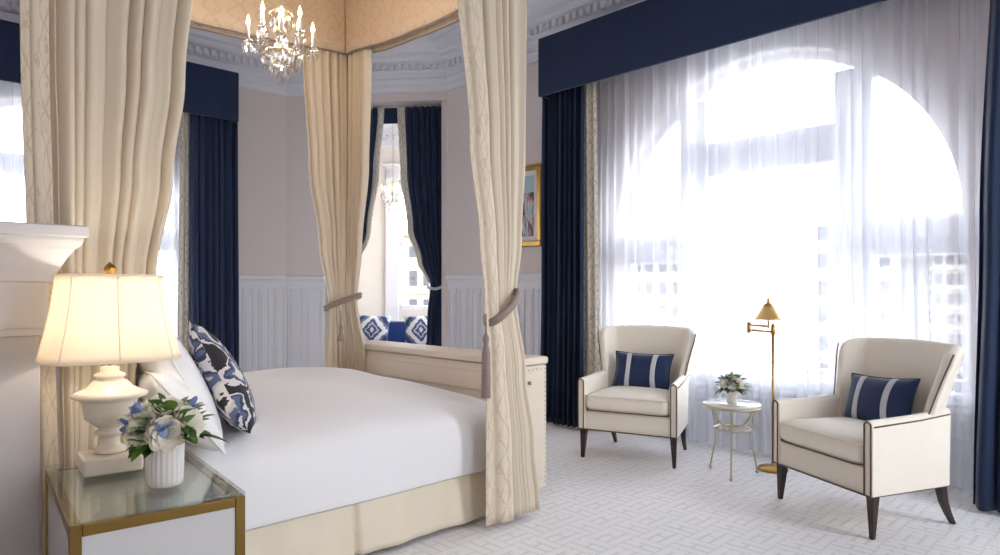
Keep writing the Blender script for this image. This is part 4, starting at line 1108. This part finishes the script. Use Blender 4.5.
for px, dd_, lab, rl in ((372, 9.05, 'blue and white diamond patterned cushion at left end of the bay sofa', 3), (421, 9.05, 'blue and white diamond patterned cushion at right end of the bay sofa', -4)):
    x, y = W(dd_+.04, (px-500)/FPX*dd_)
    pil('cushion', .46, .44, .14, 'diamond', lab, 'cushion', (x, y, .70), pdir, radians(16), radians(rl))

# ------------------------------------------------------------------ picture
py0 = onX(541.5, XR-.02)[1]; pw, ph0, ph1 = .62, 1.70, 2.54
pic = empty('framed_picture', (XR, py0+pw/2, (ph0+ph1)/2)); tag(pic, 'gold framed picture on the wall left of the navy curtain', 'picture')
hh = (ph1-ph0)/2; hw = pw/2; fwid = .055
mb = MB()
for a, b, c, d in ((-hw,hw,-hh,-hh+fwid),(-hw,hw,hh-fwid,hh),(-hw,-hw+fwid,-hh+fwid,hh-fwid),(hw-fwid,hw,-hh+fwid,hh-fwid)): mb.box(-.04,-.002,a,b,c,d)
mb.build('picture_frame', 'gold', pic, bevel=.008)
MB().box(-.02,-.004,-hw+fwid,hw-fwid,-hh+fwid,hh-fwid).build('mount', 'mat', pic)
mb = MB(); mb.grid(lambda u_, v_: (-.022, lerp(hw-fwid-.05,-hw+fwid+.05,u_), lerp(-hh+fwid+.05,hh-fwid-.05,v_)), 1, 1, (1,1), False); mb.build('print', 'art', pic, solid=.002)

# ------------------------------------------------------------------ light
w = bpy.data.worlds.new('World'); S.world = w; w.use_nodes = True; t = NT(w)
bg = t.n['Background']
c = t.add('ShaderNodeTexCoord'); s_ = t.add('ShaderNodeSeparateXYZ'); t.link(c.outputs['Generated'], s_.inputs[0])
f = t.ramp(t.math('MULTIPLY_ADD', s_.outputs[2], .5, .5), [(0,(.68,.68,.70)),(.5,(1,.985,.965)),(1,(.76,.86,1))])
t.link(f, bg.inputs['Color']); bg.inputs['Strength'].default_value = 12.0
def portal(loc, rot, sx, sy):
    l = bpy.data.lights.new('portal', 'AREA'); l.shape = 'RECTANGLE'; l.size = sx; l.size_y = sy; l.cycles.is_portal = True
    o = bpy.data.objects.new('daylight_portal', l); COL.objects.link(o); o.location = loc; o.rotation_euler = rot
portal((XR+.38, WY, (SILL+SPR+WR)/2), (0, radians(90), 0), SPR+WR-SILL, 2*WR)
portal((FWX, YF+.38, 1.85), (radians(-90), 0, 0), 2*FWR, 2.5)
portal((XR-1.2, YN-.2, 2.05), (radians(90), 0, 0), 1.2, 2.9)
portal((XR-3.5, YN-.2, 2.05), (radians(90), 0, 0), .6, 2.9)
def point(loc, e, col, r):
    l = bpy.data.lights.new('lamp_light', 'POINT'); l.energy = e; l.color = col; l.shadow_soft_size = r
    o = bpy.data.objects.new('bulb_light', l); COL.objects.link(o); o.location = loc
point((lx, ly, NZ+.50), 4.5, (1,.9,.76), .035)
for k_ in range(3):
    a = 2*pi*k_/3; point((chx+.14*cos(a), chy+.14*sin(a), 2.575+.24), 7, (1,.84,.66), .04)
point((c2x, c2y, 2.7), 5, (1,.8,.58), .08)

# ------------------------------------------------------------------ camera
cd = bpy.data.cameras.new('camera'); co = bpy.data.objects.new('camera', cd); COL.objects.link(co)
cd.sensor_width = 36; cd.lens = 36*FPX/1000; co.location = (0,0,CAMZ); co.rotation_euler = (pi/2, 0, -YAW)
cd.shift_y = (HZ-277.5)/1000; cd.clip_start = .03; cd.clip_end = 300
S.camera = co
S.view_settings.view_transform = 'Standard'; S.view_settings.look = 'None'; S.view_settings.gamma = 1
S.view_settings.use_curve_mapping = False; S.view_settings.exposure = 0.25
S.cycles.use_denoising = True; S.cycles.max_bounces = 10; S.cycles.diffuse_bounces = 6; S.cycles.transparent_max_bounces = 16
S.cycles.sample_clamp_indirect = 8; S.cycles.caustics_reflective = False; S.cycles.caustics_refractive = False
